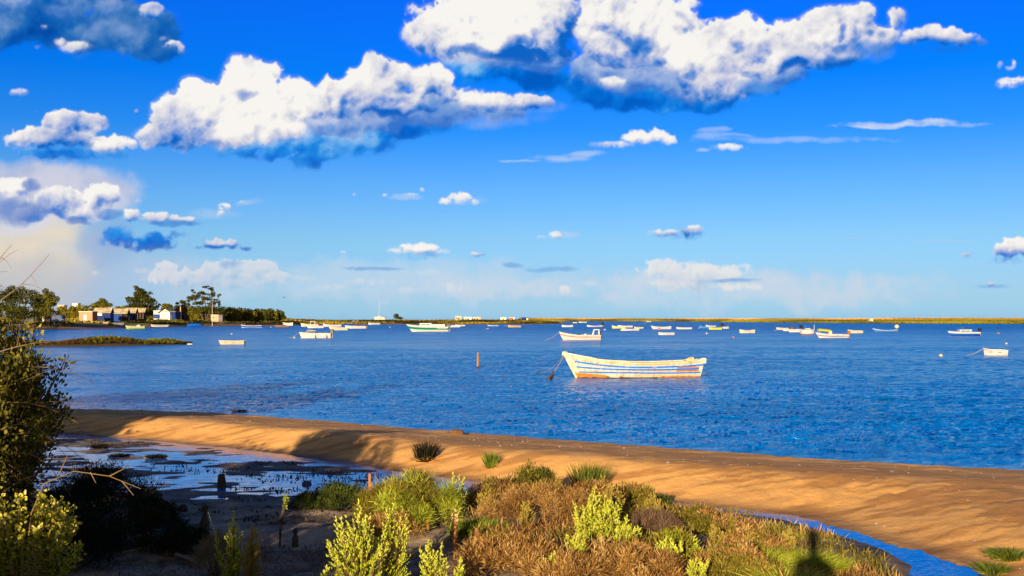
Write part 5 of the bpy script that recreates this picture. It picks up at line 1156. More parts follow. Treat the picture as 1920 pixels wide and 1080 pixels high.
def sprig_geo(rng,h,spread,ns,lean=(0,0),shoots=13,leaf=.022,den=1.):
    """upright fleshy stems: stem > side shoots > short leaves; returns leaf geometry, tint and stem polylines"""
    Bs=[];Ds=[];T=[];L=[];stems=[]
    for i in range(ns):
        a=rng.uniform(0,6.28); r=rng.random()**.7; d=np.array([math.cos(a)*spread*r+lean[0],math.sin(a)*spread*r+lean[1],1.]); d/=np.linalg.norm(d)
        hh=h*(.62+.38*rng.random())*(1-.25*r); b=np.array([math.cos(a)*r*spread*.12,math.sin(a)*r*spread*.12,0]); cur=np.array([d[0],d[1],0])*-.18
        f=lambda t:b+d*hh*t+cur*hh*t*t
        stems.append([f(t) for t in (-.05,.3,.6,.97)])
        m=int(shoots*(hh/h)); 
        for j in range(m):
            t=.16+.8*j/m; p=f(t); q=rng.normal(size=3); q-=q@d*d; q/=np.linalg.norm(q); sd=nrm(d*.85+q*.62); sl=hh*.20*(1.15-t)*(.7+.6*rng.random())+.02
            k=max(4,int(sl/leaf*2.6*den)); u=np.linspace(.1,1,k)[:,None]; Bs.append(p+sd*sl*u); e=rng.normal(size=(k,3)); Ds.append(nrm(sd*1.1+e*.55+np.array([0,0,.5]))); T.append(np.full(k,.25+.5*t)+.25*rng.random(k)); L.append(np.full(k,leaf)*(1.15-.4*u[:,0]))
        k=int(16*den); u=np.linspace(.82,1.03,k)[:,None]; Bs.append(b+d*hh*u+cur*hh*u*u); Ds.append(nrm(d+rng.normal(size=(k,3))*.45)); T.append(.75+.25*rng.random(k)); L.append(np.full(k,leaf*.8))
    return np.concatenate(Bs),np.concatenate(Ds),np.concatenate(T),np.concatenate(L),stems
def sprig(name,px,d,top,lab,ns=14,spread=.45,cols=YG,seed=1,cat='plant',lean=(0,0),shoots=13,leaf=.024,den=1.,base=None,group="salt marsh plants in the foreground"):
    x=(px-960)/FPX*d; z=gz(x,d) if base is None else base; h=zof(top,d)-z; rng=np.random.default_rng(seed)
    o=empty(name,(x,d,z-.01),0,lab,cat,group); B,D,T,L,st=sprig_geo(rng,h,spread,ns,lean,shoots,leaf,den)
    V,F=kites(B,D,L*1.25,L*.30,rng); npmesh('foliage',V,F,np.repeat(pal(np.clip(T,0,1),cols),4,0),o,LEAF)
    mb=MB(); [mb.tube(s,[.008,.006,.005,.003],4,0,False) for s in st]; mb.build('stems',paint(C3((120,96,50)),.8,.3),o); return o
def tuft(name,px,d,top,wpx,lab,n=260,cols=DGR,seed=1,cat='grass tuft',base=None,bend=.14,sp=.26,group="grass tufts on the sand and mud",w=.0045):
    x=(px-960)/FPX*d; z=gz(x,d) if base is None else base; h=(zof(top,d)-z); r=wpx/2*d/FPX; rng=np.random.default_rng(seed)
    a=rng.random(n)*6.28; q=rng.random(n)**.6; B=np.stack([np.cos(a)*q*r*.6,np.sin(a)*q*r*.5,np.full(n,-.02)],1); D=nrm(np.stack([np.cos(a)*q*sp,np.sin(a)*q*sp,np.ones(n)],1)+rng.normal(size=(n,3))*.09)
    V,F,m=strips(B,D,h*(.6+.5*rng.random(n)),np.full(n,w*d/12),rng,bend); c=pal(np.clip(rng.random(n),0,1),cols)
    # tufts are one kind of thing with dead leaves at the foot
    o=empty(name,(x,d,z),0,lab,cat,group); npmesh('blades',V,F,np.repeat(c,m,0),o,LEAF)
    k=n//3; B2=B[:k]*[1.2,1.2,0]; D2=nrm(np.stack([np.cos(a[:k]),np.sin(a[:k]),.45+0*a[:k]],1)+rng.normal(size=(k,3))*.2); V,F,m=strips(B2,D2,h*.4*(.5+rng.random(k)),np.full(k,w*d/12),rng,.3); npmesh('dead_leaves',V,F,np.repeat(pal(rng.random(k),BRN),m,0),o,LEAF); return o
def shrub(name,px,d,top,wpx,lab,n=5200,cols=BRN,seed=1,cat='shrub',leaf=.05,flat=.9,stick=.5,group="salt marsh plants in the foreground",mixc=None,base=None,asp=1.,wd=.09,dep=.8):
    """dome of short twigs pointing outward and up, in clumps"""
    n=int(n*2.2); x=(px-960)/FPX*d; z=gz(x,d) if base is None else base; H=zof(top,d)-z; r=wpx/2*d/FPX; rng=np.random.default_rng(seed)
    k=46; a=rng.random(k)*6.28; q=rng.random(k)**.55; cz=np.sqrt(np.maximum(0,1-q*q))*(.72+.38*rng.random(k)); C=np.stack([np.cos(a)*q*r*.86,np.sin(a)*q*r*dep,cz*H*.74],1); cr=(.20+.16*rng.random(k))*min(r,H*1.5)
    w=rng.integers(0,k,n); e=nrm(rng.normal(size=(n,3))+[0,-.15,.35]); B=C[w]+e*cr[w][:,None]*(.35+.65*rng.random((n,1))); B[:,2]=np.maximum(B[:,2],.0)
    D=nrm(e*.8+rng.normal(size=(n,3))*.75+[0,0,.55]); L=leaf*.6*(.4+1.2*rng.random(n)**1.5)
    V,F=kites(B,D,L,L*wd,rng); t=np.clip(rng.random(k)[w]*.55+.55*rng.random(n)-.1,0,1); c=pal(t,cols)
    if mixc is not None: mk=(rng.random(k)<.4)[w]; c=np.where(mk[:,None],pal(t,mixc),c)
    o=empty(name,(x,d,z-.01),0,lab,cat,group); npmesh('twigs',V,F,np.repeat(c,4,0),o,LEAF)
    mb=MB()
    for i in range(14):
        p=C[i]; mb.tube([(p[0]*.15,p[1]*.15,-.03),(p[0]*.6,p[1]*.6,p[2]*.55),tuple(p)],[.012,.008,.004],4,0,False)
    mb.build('branches',BARK,o); return o
def foreground():
    # bright green fleshy plants
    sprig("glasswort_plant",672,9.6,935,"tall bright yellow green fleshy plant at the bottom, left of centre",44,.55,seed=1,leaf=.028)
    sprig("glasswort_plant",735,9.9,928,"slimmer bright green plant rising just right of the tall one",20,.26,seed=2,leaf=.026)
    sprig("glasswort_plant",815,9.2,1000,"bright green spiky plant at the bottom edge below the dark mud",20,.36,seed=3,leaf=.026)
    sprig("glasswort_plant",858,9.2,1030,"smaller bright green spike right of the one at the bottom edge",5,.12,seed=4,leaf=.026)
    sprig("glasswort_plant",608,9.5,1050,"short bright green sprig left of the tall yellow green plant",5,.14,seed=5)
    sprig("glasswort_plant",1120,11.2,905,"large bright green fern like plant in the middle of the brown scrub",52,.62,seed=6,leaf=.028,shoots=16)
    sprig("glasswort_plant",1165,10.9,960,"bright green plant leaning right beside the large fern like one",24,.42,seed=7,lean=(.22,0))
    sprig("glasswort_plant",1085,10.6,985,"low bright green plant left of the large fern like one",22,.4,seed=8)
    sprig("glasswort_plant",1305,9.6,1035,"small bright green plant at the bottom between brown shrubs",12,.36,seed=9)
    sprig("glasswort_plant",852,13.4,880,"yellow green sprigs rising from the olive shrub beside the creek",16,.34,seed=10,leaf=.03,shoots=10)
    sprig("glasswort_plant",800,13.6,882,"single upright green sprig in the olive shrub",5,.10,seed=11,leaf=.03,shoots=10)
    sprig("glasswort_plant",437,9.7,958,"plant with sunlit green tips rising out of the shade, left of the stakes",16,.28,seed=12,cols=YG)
    sprig("glasswort_plant",470,9.6,975,"shaded right half of the plant with sunlit tips",16,.26,seed=13,cols=GRB)  # same plant as the lit half; duller tints carry its shade
    tuft("weed_stalk",415,10.6,952,9,"thin pale weed stalk behind the plant with sunlit tips",14,YG,14,cat='weed',sp=.15)
    # olive and brown shrubs
    shrub("olive_shrub",780,13.0,884,190,"wide olive green shrub with thin upright stems, left of the creek",9500,GRB,21,leaf=.12,wd=.035,mixc=YG)
    shrub("olive_shrub",722,13.3,888,110,"left end of the wide olive shrub, with taller stems",4600,GRB,22,leaf=.13,wd=.035)
    shrub("brown_shrub",735,12.4,960,120,"rusty brown low growth at the foot of the olive shrub",3200,BRN,23,leaf=.08,wd=.05)
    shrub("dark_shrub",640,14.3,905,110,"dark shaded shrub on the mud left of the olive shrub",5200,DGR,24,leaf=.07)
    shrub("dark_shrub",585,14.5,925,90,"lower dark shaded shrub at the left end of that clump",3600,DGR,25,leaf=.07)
    shrub("green_shrub",1000,14.6,868,130,"dark green shrub forming the top of the mound below the sand",5600,GRB,26,leaf=.08,mixc=DGR)
    shrub("brown_shrub",925,14.1,898,120,"reddish brown shrub at the left shoulder of the mound",5600,BRN,27,leaf=.08,mixc=GRB)
    shrub("dry_shrub",1010,12.8,912,230,"large pale brown dry bush in the centre of the mound",12500,BRN,28,leaf=.075,wd=.05)
    shrub("green_shrub",900,12.2,985,120,"fine green spiky growth at the left foot of the dry bush",4200,[(84,100,26),(120,136,40),(150,164,60)],29,leaf=.12,wd=.04)
    shrub("green_shrub",1190,13.6,905,120,"brown green shrub right of the large fern like plant",5600,GRB,30,leaf=.08,mixc=BRN)
    shrub("green_shrub",1235,13.4,928,70,"small green shrub against the sand with a dark shadow behind",3200,DGR,31,leaf=.09)
    shrub("dry_shrub",1225,11.9,960,110,"grey brown twiggy dead bush right of the bright green plants",6000,[(84,64,50),(126,98,76),(158,128,96)],32,leaf=.10,wd=.03)
    shrub("brown_shrub",1310,12.6,958,170,"long brown shrub running right along the creek",9500,BRN,33,leaf=.07,mixc=GRB)
    shrub("brown_shrub",1405,11.3,990,130,"brown shrub nearest the creek bend",6500,BRN,34,leaf=.07,mixc=GRB)
    shrub("brown_shrub",960,10.3,1015,230,"deep brown tangled bush at the bottom centre",11000,BRN,35,leaf=.09,wd=.06)
    shrub("brown_shrub",1190,9.9,1030,210,"light brown tangled bush at the bottom below the bright green plants",10500,BRN,36,leaf=.09,wd=.06)
    shrub("brown_shrub",1080,9.6,1045,170,"orange brown bush at the bottom edge of the picture",8000,BRN,37,leaf=.09,wd=.06)
    shrub("brown_shrub",1380,10.2,1030,170,"brown bush left of the photographer's shadow",7500,BRN,38,leaf=.08,mixc=GRB)
    shrub("green_shrub",1265,10.8,985,100,"patchy green shrub in the brown scrub, lower right",4600,GRB,39,leaf=.09,mixc=YG)
    shrub("shaded_shrub",190,12.6,866,250,"large black shaded shrub at lower left in front of the puddles",14000,SHD,40,leaf=.07)  # near-black leaf tints put the deep shade of this corner into the colour
    shrub("shaded_shrub",278,11.9,915,150,"right end of the black shaded shrub",6000,[(22,26,14),(36,42,22),(56,62,36)],41,leaf=.07,wd=.12)
    shrub("shaded_shrub",110,11.8,900,150,"left end of the black shaded shrub under the hanging twigs",7000,SHD,42,leaf=.07)
    shrub("dry_weed",405,10.4,985,80,"dry grey weeds in the shade beside the plant with sunlit tips",2600,[(92,80,60),(140,122,92),(170,150,116)],43,leaf=.10,wd=.025)
    # yellow grass on the bank, low right
    for i,(px,d,tp,w,lb) in enumerate(((1430,10.7,1006,90,"yellow green grass patch left of the photographer's shadow"),(1500,10.9,1012,80,"yellow green grass patch under the photographer's shadow"),(1540,10.8,1020,60,"rightmost yellow green grass patch at the bank edge"),(1470,9.8,1035,120,"yellow green grass patch at the bottom edge"))):
        tuft("grass_patch",px,d,tp,w,lb,900,YG,60+i,bend=.45,sp=.9,cat='grass patch',group="grass patches on the bank")
    for i,(px,d,tp,ns,sp,cl,lb) in enumerate(((985,12.0,935,16,.4,GRB,"olive sprigs rising out of the pale dry bush"),(1050,13.9,882,16,.4,GRB,"olive sprigs on top of the mound near the sand"),(1225,12.9,918,18,.45,GRB,"olive sprigs right of the large fern like plant"),(935,10.8,985,16,.4,GRB,"olive sprigs at the left of the deep brown bush"),(1255,10.2,1000,20,.5,YG,"bright green plant below the grey dead bush"),(1350,11.3,975,16,.4,GRB,"olive sprigs over the long brown shrub"),(1040,9.7,1030,14,.4,YG,"low bright green sprigs at the bottom below the dry bush"),(1480,11.6,985,14,.4,GRB,"olive sprigs near the creek left of the shadow"),(915,13.2,905,14,.4,GRB,"olive sprigs on the left shoulder of the mound"),(1150,12.6,900,20,.45,GRB,"olive growth behind the large fern like plant"))):
        sprig("olive_plant",px,d,tp,lb,ns,sp,cols=cl,seed=120+i,leaf=.026)
    shrub("shaded_shrub",120,10.8,945,230,"near black shrub in the shade right of the glowing yellow bush",9000,SHD,44,leaf=.07)
    shrub("shaded_shrub",345,11.6,985,110,"small black shaded shrub left of the thick dark stump's foot",3600,SHD,45,leaf=.06)
    shrub("brown_shrub",1110,13.3,898,150,"reddish brown shrub behind the large fern like plant",5200,BRN,46,leaf=.09)
    # separate tufts
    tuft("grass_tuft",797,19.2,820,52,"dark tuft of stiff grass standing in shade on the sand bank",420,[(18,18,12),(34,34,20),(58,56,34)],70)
    tuft("grass_tuft",921,18.2,842,34,"slim green grass tuft on the sand bank casting a shadow",300,[(60,84,24),(96,116,30),(140,150,50)],71)
    tuft("grass_tuft",1105,16.4,858,76,"wide green grass tuft at the edge of the sand above the scrub",620,[(54,72,22),(88,100,28),(130,136,48)],72)
    tuft("grass_tuft",1895,11.6,1018,110,"green grass tuft in the bottom right corner",620,[(54,72,22),(88,104,28),(140,150,50)],73,bend=.4,sp=.8)
    tuft("grass_tuft",1860,11.2,1040,60,"shorter grass tuft beside the corner one",300,[(54,72,22),(88,104,28),(140,150,50)],74,bend=.4,sp=.8)
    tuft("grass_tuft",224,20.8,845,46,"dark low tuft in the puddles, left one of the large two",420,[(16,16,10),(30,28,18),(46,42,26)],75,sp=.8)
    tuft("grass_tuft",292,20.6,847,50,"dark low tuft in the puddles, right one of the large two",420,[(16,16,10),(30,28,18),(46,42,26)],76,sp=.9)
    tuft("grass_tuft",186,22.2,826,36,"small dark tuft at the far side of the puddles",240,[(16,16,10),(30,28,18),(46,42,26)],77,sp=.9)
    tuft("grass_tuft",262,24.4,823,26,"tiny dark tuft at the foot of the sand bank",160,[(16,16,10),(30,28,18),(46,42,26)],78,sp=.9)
    tuft("seaweed_clump",449,31.0,764,34,"flat brown seaweed clump in the water off the sand bank",160,[(70,52,26),(110,84,40)],79,cat='seaweed',base=0.,sp=1.2,group="washed up things")
    # stumps and stakes
    ST=NT("wet_old_wood"); ST.col(ST.mix(ST.noise(8,6,ST.map((3,3,.7))),C3((46,38,30)),C3((84,70,52)))); ST.set(Roughness=.85); ST=ST.m
    for px,d,tp,w,lean,lb,nm in ((383,12.3,948,17,.02,"thick dark wooden stump left of the plant with sunlit tips","wooden_stump"),(524,11.9,940,8,.07,"tall thin stake with a sunlit yellow top","wooden_stake"),(553,11.8,991,12,.03,"short broken stump right of the thin stake","wooden_stump"),
        (415,17.0,889,16,.0,"small squat post among the puddles","wooden_post"),(692,13.9,888,7,.01,"short orange peg in the olive shrub","wooden_stake"),(803,12.6,957,6,.0,"thin reddish peg at the foot of the olive shrub","wooden_stake"),(853,11.6,972,8,.01,"pale flower topped peg above the dark mud","wooden_stake"),(893,11.7,990,6,.0,"short pale peg near the dark mud's right end","wooden_stake")):
        x=(px-960)/FPX*d; z=gz(x,d); h=zof(tp,d)-z; k=d/FPX; o=empty(nm,(x,d,z),0,lb,"stump" if 'stump' in nm else 'post',"old stakes and stumps"); mt=ST if d<13 and px<600 or px==415 else paint(C3((190,120,60)),.8,.4)
        rnd=random.Random(px); pts=[(0,0,-.15),(lean*h*.5+rnd.uniform(-.01,.01),0,h*.5),(lean*h*2,0,h)]; MB().tube(pts,[w*k*.55,w*k*.5,w*k*.36],8).build('shaft',mt,o)
        if px in (383,553,415):
            mb=MB(); 
            for i in range(5): a=i*1.3; mb.tube([(math.cos(a)*w*k*.3,math.sin(a)*w*k*.3,h*.8),(math.cos(a)*w*k*.25+lean*h,math.sin(a)*w*k*.25,h*(1.0+.08*math.sin(i*2.)))],[w*k*.2,.004],4)
            mb.build('splintered_top',mt,o)
        if px in (524,853):
            B=np.tile([lean*h*2,0,h],(90,1))+np.random.default_rng(px).normal(size=(90,3))*[.012,.012,.035]; r_=np.random.default_rng(3); V,F=kites(B,nrm(r_.normal(size=(90,3))+[0,0,.6]),np.full(90,.03),np.full(90,.01),r_); npmesh('sun_and_flower_tip',V,F,np.repeat(pal(r_.random(90),YG if px==524 else [(220,180,110),(240,220,150)]),4,0),o,LEAF)  # thin stake: yellow-green leaflets colour in its sunlit tip; pale peg: flowers
    # stones, driftwood, shells
    for px,d,w,hh,lb,c in ((855,23.9,28,.10,"low brown stone lying at the water's edge of the sand bank",(130,90,54)),(343,14.2,18,.10,"small dark stone on the shaded mud",(60,54,48)),(1620,20.4,40,.03,"flat dark strip of weed on the upper sand",(80,54,30)),(575,17.3,20,.08,"small grey stone beside the puddles right of the squat post",(90,86,82))):
        x=(px-960)/FPX*d; k=d/FPX; o=empty("stone" if 'stone' in lb else "weed_strip",(x,d,gz(x,d)-.01),0,lb,"stone" if 'stone' in lb else 'weed'); rnd=random.Random(px); mb=MB(); n=9
        vs=[(w*k*.5*math.cos(2*math.pi*q/n)*r*(1+.2*rnd.uniform(-1,1)),w*k*.4*math.sin(2*math.pi*q/n)*r,z) for r,z in ((1.,-.05),(1.05,hh*.35),(.75,hh*.8),(.3,hh)) for q in range(n)]
        mb.add(vs,[(i*n+q,i*n+(q+1)%n,(i+1)*n+(q+1)%n,(i+1)*n+q) for i in range(3) for q in range(n)]+[tuple(range(3*n,4*n))]); mb.build('body',paint(C3(c),.9,.4),o)
    for pts,r,lb in ((((155,1030),(215,1040),(262,1030),(300,1018)),.018,"long thin driftwood branch lying in the shade below the black shaded shrub"),(((330,1040),(352,1050),(385,1062)),.022,"short dark stick lying near the bottom left"),(((190,1060),(225,1048)),.012,"short pale stick propped in the shade at the bottom left")):
        P=[]; 
        for px,py in pts:
            d=10.5
            for _ in range(6): d=dist(py,gz((px-960)/FPX*d,d)+.03)
            P.append(at(px,d,gz((px-960)/FPX*d,d)+.03))
        o=empty("driftwood",P[0],0,lb,"driftwood"); MB().tube([p-P[0] for p in P],[r]*(len(P)-1)+[r*.5],6).build('branch',paint(C3((150,134,112)),.9,.4),o)
    rng=np.random.default_rng(5); n=3200; X=rng.uniform(-11,12,n); Y=rng.uniform(10,31,n); k=(pdist(X,Y,NEAR)>.3)&(pdist(X,Y,FAR)<-.3)&(rng.random(n)<.35+.65*(n2(X,Y,2.,3)>.2)); X,Y=X[k],Y[k]; m=len(X); Z=ground_h(X,Y)
    s=rng.uniform(.008,.022,m)*(1+(rng.random(m)<.06)); A=rng.random(m)*3.14; dx=np.stack([np.cos(A),np.sin(A),0*A],1)*s[:,None]; dy=np.stack([-np.sin(A),np.cos(A),0*A],1)*s[:,None]*.7; C=np.stack([X,Y,Z+.004],1); up=np.array([0,0,1.])*s[:,None]*.55
    V=np.stack([C-dx,C-dy,C+dx,C+dy,C+up],1).reshape(-1,3); i=np.arange(m)[:,None]*5; F=np.concatenate([i+np.array([[a,b,4]]) for a,b in ((0,1),(1,2),(2,3),(3,0))])
    tag(npmesh("shell_fragments",V,F,None,None,paint(C3((232,222,206)),.5,.1)),"tiny white shell fragments scattered over the sand bank","shells",None,"stuff")
    # weed and mud lumps on the tidal flat
    n=5200; X=rng.uniform(-13,-.6,n); Y=rng.uniform(12.5,24,n); db=-pdist(X,Y,BANK); dn=pdist(X,Y,NEAR); k=(dn<-.5)&(n2(X*.5,Y*1.4,.7,4)+.5*n2(X,Y,.25,2)>.25+.3*rng.random(n)); X,Y=X[k],Y[k]; m=len(X); Z=np.maximum(ground_h(X,Y),-.005)
    B=np.repeat(np.stack([X,Y,Z],1),7,0)+rng.normal(size=(7*m,3))*[.06,.03,.0]; D=nrm(rng.normal(size=(7*m,3))+[0,0,.35]); L=rng.uniform(.02,.06,7*m); V,F=kites(B,D,L,L*.25,rng)
    tag(npmesh("algae_clumps",V,F,np.repeat(pal(rng.random(7*m),[(26,24,14),(52,44,26),(84,70,44)]),4,0),None,LEAF),"dark scraps of weed strewn over the wet mud and puddles","seaweed",None,"stuff")
    # ground litter and low growth between the plants
    n=110000; X=rng.uniform(-6,4.2,n); Y=rng.uniform(8.6,15.2,n); db=-pdist(X,Y,BANK); pxx=960+X/Y*FPX; w=np.where(X>-.6,1.,np.where(Y<12.,.35+.0*X,.0)); w=w*(db>.25)*(n2(X,Y,.9,2)+.35>rng.random(n)*1.1-.1); k=rng.random(n)<w; X,Y=X[k],Y[k]; m=len(X); Z=ground_h(X,Y)
    hh=np.where(X>-.45,.13*sm(.6,1.8,-pdist(X,Y,BANK))*(1+.5*n2(X,Y,.6,3)),.0); B=np.stack([X,Y,Z+hh*rng.random(m)**.7],1); D=nrm(rng.normal(size=(m,3))*.8+[0,0,.9]); L=rng.uniform(.03,.10,m)*(1+.4*(X>-.5)); V,F=kites(B,D,L,L*.05,rng); t=np.clip(rng.random(m)*.6+.2+.3*n2(X,Y,.5,4),0,1); c=np.where((n2(X,Y,.8,6)+.5*n2(X,Y,.3,7)>.22)[:,None],pal(t,GRB),pal(t,BRN)); c=np.where((X<-.5)[:,None],c*.45,c)  # litter on the left darkened in its tint to sit in the shade
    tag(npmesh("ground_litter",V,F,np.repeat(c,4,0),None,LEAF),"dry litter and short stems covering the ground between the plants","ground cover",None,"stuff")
foreground()
def left_bush():
    d=12.; rng=np.random.default_rng(91); x0=-5.55; z0=gz(x0,d); o=empty("coastal_bush",(x0,d,z0),0,"tall bush with sunlit yellow green leaves and bare twigs at the left edge","bush")
    # arching limbs, leaf clumps along them
    P=[];D=[];T=[]; mb=MB(); tw=MB(); wild=[]
    for i in range(210):
        a=rng.uniform(0,6.28); r=rng.random()**.6; ex=np.array([math.cos(a)*.92*r-.24,math.sin(a)*.8*r,0]); ht=(2.85-.8*r)*(.3+.7*rng.random()**.42)
        b=np.array([rng.uniform(-.5,.1),rng.uniform(-.3,.3),0]); m1=b+np.array([ex[0]*.35,ex[1]*.35,ht*.6]); e=b+np.array([ex[0],ex[1],ht]); mb.tube([b,m1,e],[.028,.016,.006],5,0,False)
        k=300; t=rng.random(k)**.55; c=(b*(1-t)[:,None]**2+2*m1*((1-t)*t)[:,None]+e*(t*t)[:,None]); q=nrm(rng.normal(size=(k,3))); rad=.10+.16*(1-t)
        P.append(c+q*(rad*rng.random(k)**.4)[:,None]); D.append(nrm(q+nrm(e-b)*.8+[0,0,.3])); T.append(np.clip(.2+.3*rng.random()+.45*rng.random(k),0,1))
    P=np.concatenate(P);D=np.concatenate(D);T=np.concatenate(T); keep=P[:,0]<.66+.12*np.sin(P[:,2]*5); P,D,T=P[keep],D[keep],T[keep]
    L=rng.uniform(.03,.07,len(P)); V,F=kites(P,D,L,L*.30,rng); npmesh('foliage',V,F,np.repeat(pal(T,[(30,32,10),(64,64,18),(112,106,32),(186,172,72)]),4,0),o,LEAF)
    mb.build('limbs',BARK,o)
    for (xa,za,xb,zb_,s) in ((.1,1.9,1.05,1.75,.10),(.0,1.55,1.15,1.15,.16),(.1,1.2,.95,.9,.14),(.2,1.0,.85,.55,.2),(.0,2.6,.55,3.15,-.05),(-.2,2.6,.1,3.25,.1),(.1,.9,.9,1.25,-.04),(0,.75,.7,.3,.12),(.1,2.1,.6,2.2,.02),(-.1,1.4,.9,1.55,.06),(0.,1.7,.75,2.0,-.05),(.15,.6,.75,.75,.1),(-.2,1.0,.5,.62,.1),(.1,1.25,.8,1.0,.2)):
        tw=MB(); yy=rng.uniform(-.5,-.1); pts=[(xa+(xb-xa)*t,yy+.1*t,za+(zb_-za)*t+s*math.sin(t*3.1)) for t in np.linspace(0,1,7)]; tw.tube(pts,[.0065-.0007*i for i in range(7)],4,0,False)
        for j in range(3):
            p=Vector(pts[2+j]); q=Vector((rng.uniform(.05,.3),rng.uniform(-.1,.1),rng.uniform(-.15,.2))); tw.tube([p,p+q*.6+Vector((0,0,.02)),p+q],[.0035,.0025,.0015],3,0,False)
        tw.build('bare_twig',paint(C3((150,124,84)),.8,.3),o)
    # the yellow leaved bush below it, its top in the sun
    d=8.9; x=(60-960)/FPX*d; z=gz(x,d); o=empty("yellow_leaved_bush",(x,d,z),0,"low bush of glowing yellow green leaves at the lower left edge","bush"); P=[];D=[];T=[]; mb=MB()
    for i in range(60):
        a=rng.uniform(0,6.28); r=rng.random()**.5; e=np.array([math.cos(a)*.46*r+.0,math.sin(a)*.4*r,(zof(905,d)-z)*(.6+.4*rng.random())*(1-.35*max(0,math.cos(a))*r)]); b=np.array([e[0]*.3-.1,e[1]*.3,0]); mb.tube([b,(b+e)/2+[0,0,.05],e],[.012,.009,.004],4,0,False)
        k=190; t=.4+.6*rng.random(k); c=b+(e-b)*t[:,None]; q=nrm(rng.normal(size=(k,3))); P.append(c+q*.05*rng.random((k,1))); D.append(nrm(q+nrm(e-b)*.6)); T.append(np.clip(.15+.25*rng.random()+.7*rng.random(k)*t,0,1))
    P=np.concatenate(P);D=np.concatenate(D);T=np.concatenate(T); L=rng.uniform(.02,.042,len(P)); V,F=kites(P,D,L,L*.38,rng)
    npmesh('foliage',V,F,np.repeat(pal(T,[(96,96,26),(150,148,38),(196,186,60),(226,206,120)]),4,0),o,LEAF); mb.build('stems',BARK,o)
    tw=MB(); tw.tube([(.05,-.2,.55),(.08,-.2,.82),(.18,-.2,1.06),(.42,-.2,1.16),(.7,-.2,1.12),(.95,-.2,1.02)],[.005,.0045,.004,.0035,.003,.002],5,0,False)
    for a,b in (((.7,1.12),(.86,1.20)),((.8,1.08),(.9,.97)),((.3,1.13),(.38,1.3)),((.55,1.15),(.6,1.07))): tw.tube([(a[0],-.2,a[1]),(b[0],-.22,b[1])],[.005,.002],4,0,False)
    tw.build('arching_twig',paint(C3((150,118,74)),.8,.3),o)
    sprig("glasswort_plant",60,8.6,985,"soft olive plant below the glowing yellow bush",18,.4,cols=GRB,seed=92)
left_bush()
# ------------------------------------------------------------------ behind and beside the photographer: what throws the shade
def shade_side():
    rng=np.random.default_rng(31)
    def big(name,x,y,rx,ry,h,lab,n,leaf,cat,seed):
        r=np.random.default_rng(seed); z=gz(x,y); o=empty(name,(x,y,z),0,lab,cat,"bushes and trees on the shaded left side")
        bl=[(0,0,h*.5,rx,ry,h*.5),(rx*.45,0,h*.35,rx*.6,ry*.8,h*.4),(-rx*.45,0,h*.38,rx*.6,ry*.8,h*.42)]; P,Nn,T=crown_pts(bl,n,r,12); P=P[P[:,2]>-.1]; T=T[:len(P)]; Nn=Nn[:len(P)]; V,F=leaves(P,Nn,np.full(len(P),leaf),r)
        npmesh('crown',V,F,np.repeat(pal(T,DKG),4,0),o,LEAF); MB().tube([(0,0,-.2),(0,0,h*.6)],[.12,.05],6).build('trunk',BARK,o)
    for i,(x,y,rx,ry,h,lb) in enumerate(((-4.6,4.1,1.4,.8,1.25,"hedge bush just left of the photographer that shades the mud"),(-6.9,4.3,1.5,.9,1.2,"second hedge bush to the left shading the mud"),(-9.3,5.0,1.6,1,1.45,"third hedge bush farther left"),(-8.2,11.6,1.1,1.,2.1,"round bush left of the tall coastal bush"),(-10.2,12.2,1.2,1.,1.75,"low wide bush beyond the left edge"),(-12.1,12.6,1.3,1.,1.9,"bush beyond the left edge near the tree"))):
        big("hedge_bush",x,y,rx,ry,h,lb,5200,.07,"bush",300+i)
    big('shade_tree',-6.35,4.4,1.15,.7,2.95,'small added tree, unseen at the left, that shades the middle of the sand bank',5200,.07,'tree',340)  # added out of view; crown placed to cast the shadow on the bank
    for i,(x,y,h,rx,lb) in enumerate(((-14.6,11.,6.,2.6,"tall tree outside the left edge shading the end of the sand bank"),(-18.5,12.,7.,3.2,"second tall tree outside the left edge"))):
        big("shade_tree",x,y,rx,2.2,h,lb,9000,.16,"tree",320+i)
shade_side()
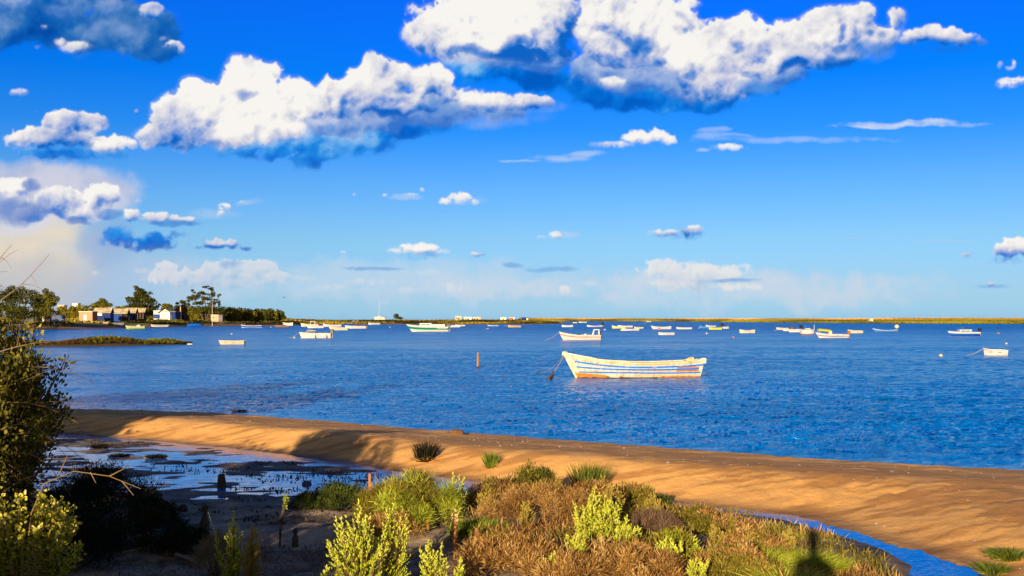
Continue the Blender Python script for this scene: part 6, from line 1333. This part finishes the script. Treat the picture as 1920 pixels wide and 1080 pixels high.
def photographer():
    o=empty("person",(0.02,-.22,gz(0,-.22)-.0),0,"standing photographer whose dark shadow falls on the yellow grass","person")
    bm_v=[(0,0,.95),(0,0,1.2),(0,.0,1.42),(0,.01,1.52),(0,.02,1.62),(0,.03,1.74),
          (.10,0,.9),(.13,.02,.5),(.14,0,.08),(.15,.12,.03),(-.10,0,.9),(-.13,.02,.5),(-.14,0,.08),(-.15,.12,.03),
          (.19,0,1.40),(.30,.02,1.18),(.16,.17,1.46),(-.19,0,1.40),(-.30,.02,1.18),(-.16,.17,1.46)]
    E=[(0,1),(1,2),(2,3),(3,4),(4,5),(0,6),(6,7),(7,8),(8,9),(0,10),(10,11),(11,12),(12,13),(2,14),(14,15),(15,16),(2,17),(17,18),(18,19)]
    Rr=[.17,.15,.16,.065,.095,.085,.095,.07,.05,.045,.095,.07,.05,.045,.075,.05,.035,.075,.05,.035]
    me=bpy.data.meshes.new("body"); me.from_pydata(bm_v,E,[]); b=link("body",me,o,paint(C3((70,74,90)),.8,.2)); md=b.modifiers.new("skin",'SKIN'); s=me.skin_vertices[0].data
    for i,r in enumerate(Rr): s[i].radius=(r,r*.8)
    s[0].use_root=True; b.modifiers.new("sub",'SUBSURF').render_levels=2; b.modifiers["sub"].levels=2
    # five fingers on each raised hand
    for sx in (1,-1):
        mb=MB(); c=Vector((sx*.16,.17,1.46)); 
        for k in range(4): mb.tube([c+Vector((-sx*.02,.0,-.03+k*.02)),c+Vector((-sx*.06,.03,-.03+k*.021)),c+Vector((-sx*.085,.015,-.03+k*.021))],[.010,.009,.007],6)
        mb.tube([c+Vector((0,0,-.03)),c+Vector((-sx*.02,-.04,-.02)),c+Vector((-sx*.05,-.045,0))],[.011,.010,.008],6); mb.build('hand',paint(C3((200,150,120)),.6,.1),o)
    MB().lathe([(.01,1.60),(.09,1.63),(.108,1.70),(.10,1.78),(.06,1.835),(.01,1.85)],(0,.02,0),14).build('hair',paint(C3((40,28,20)),.8,.1),o,True)
photographer()
bpy.data.objects['person'].scale=(.74,.85,.93)
def gull():
    o=empty("gull",at(532.5,160,zof(558.5,160)),0,"tiny dark bird flying over the left shore hedge","bird")
    mb=MB(); mb.tube([(-.22,0,0),(-.1,0,.03),(.08,0,.03),(.2,0,.0)],[.01,.05,.05,.01],6)
    b=mb.build('body',M_GREY,o)
    for s in (1,-1): MB().add([(-.06,0,.04),(.08,0,.04),(.05,s*.3,.16),(-.02,s*.3,.16),(-.08,s*.62,.04)],[(0,1,2,3),(3,2,4)]).build('wing',M_GREY,o)
gull()
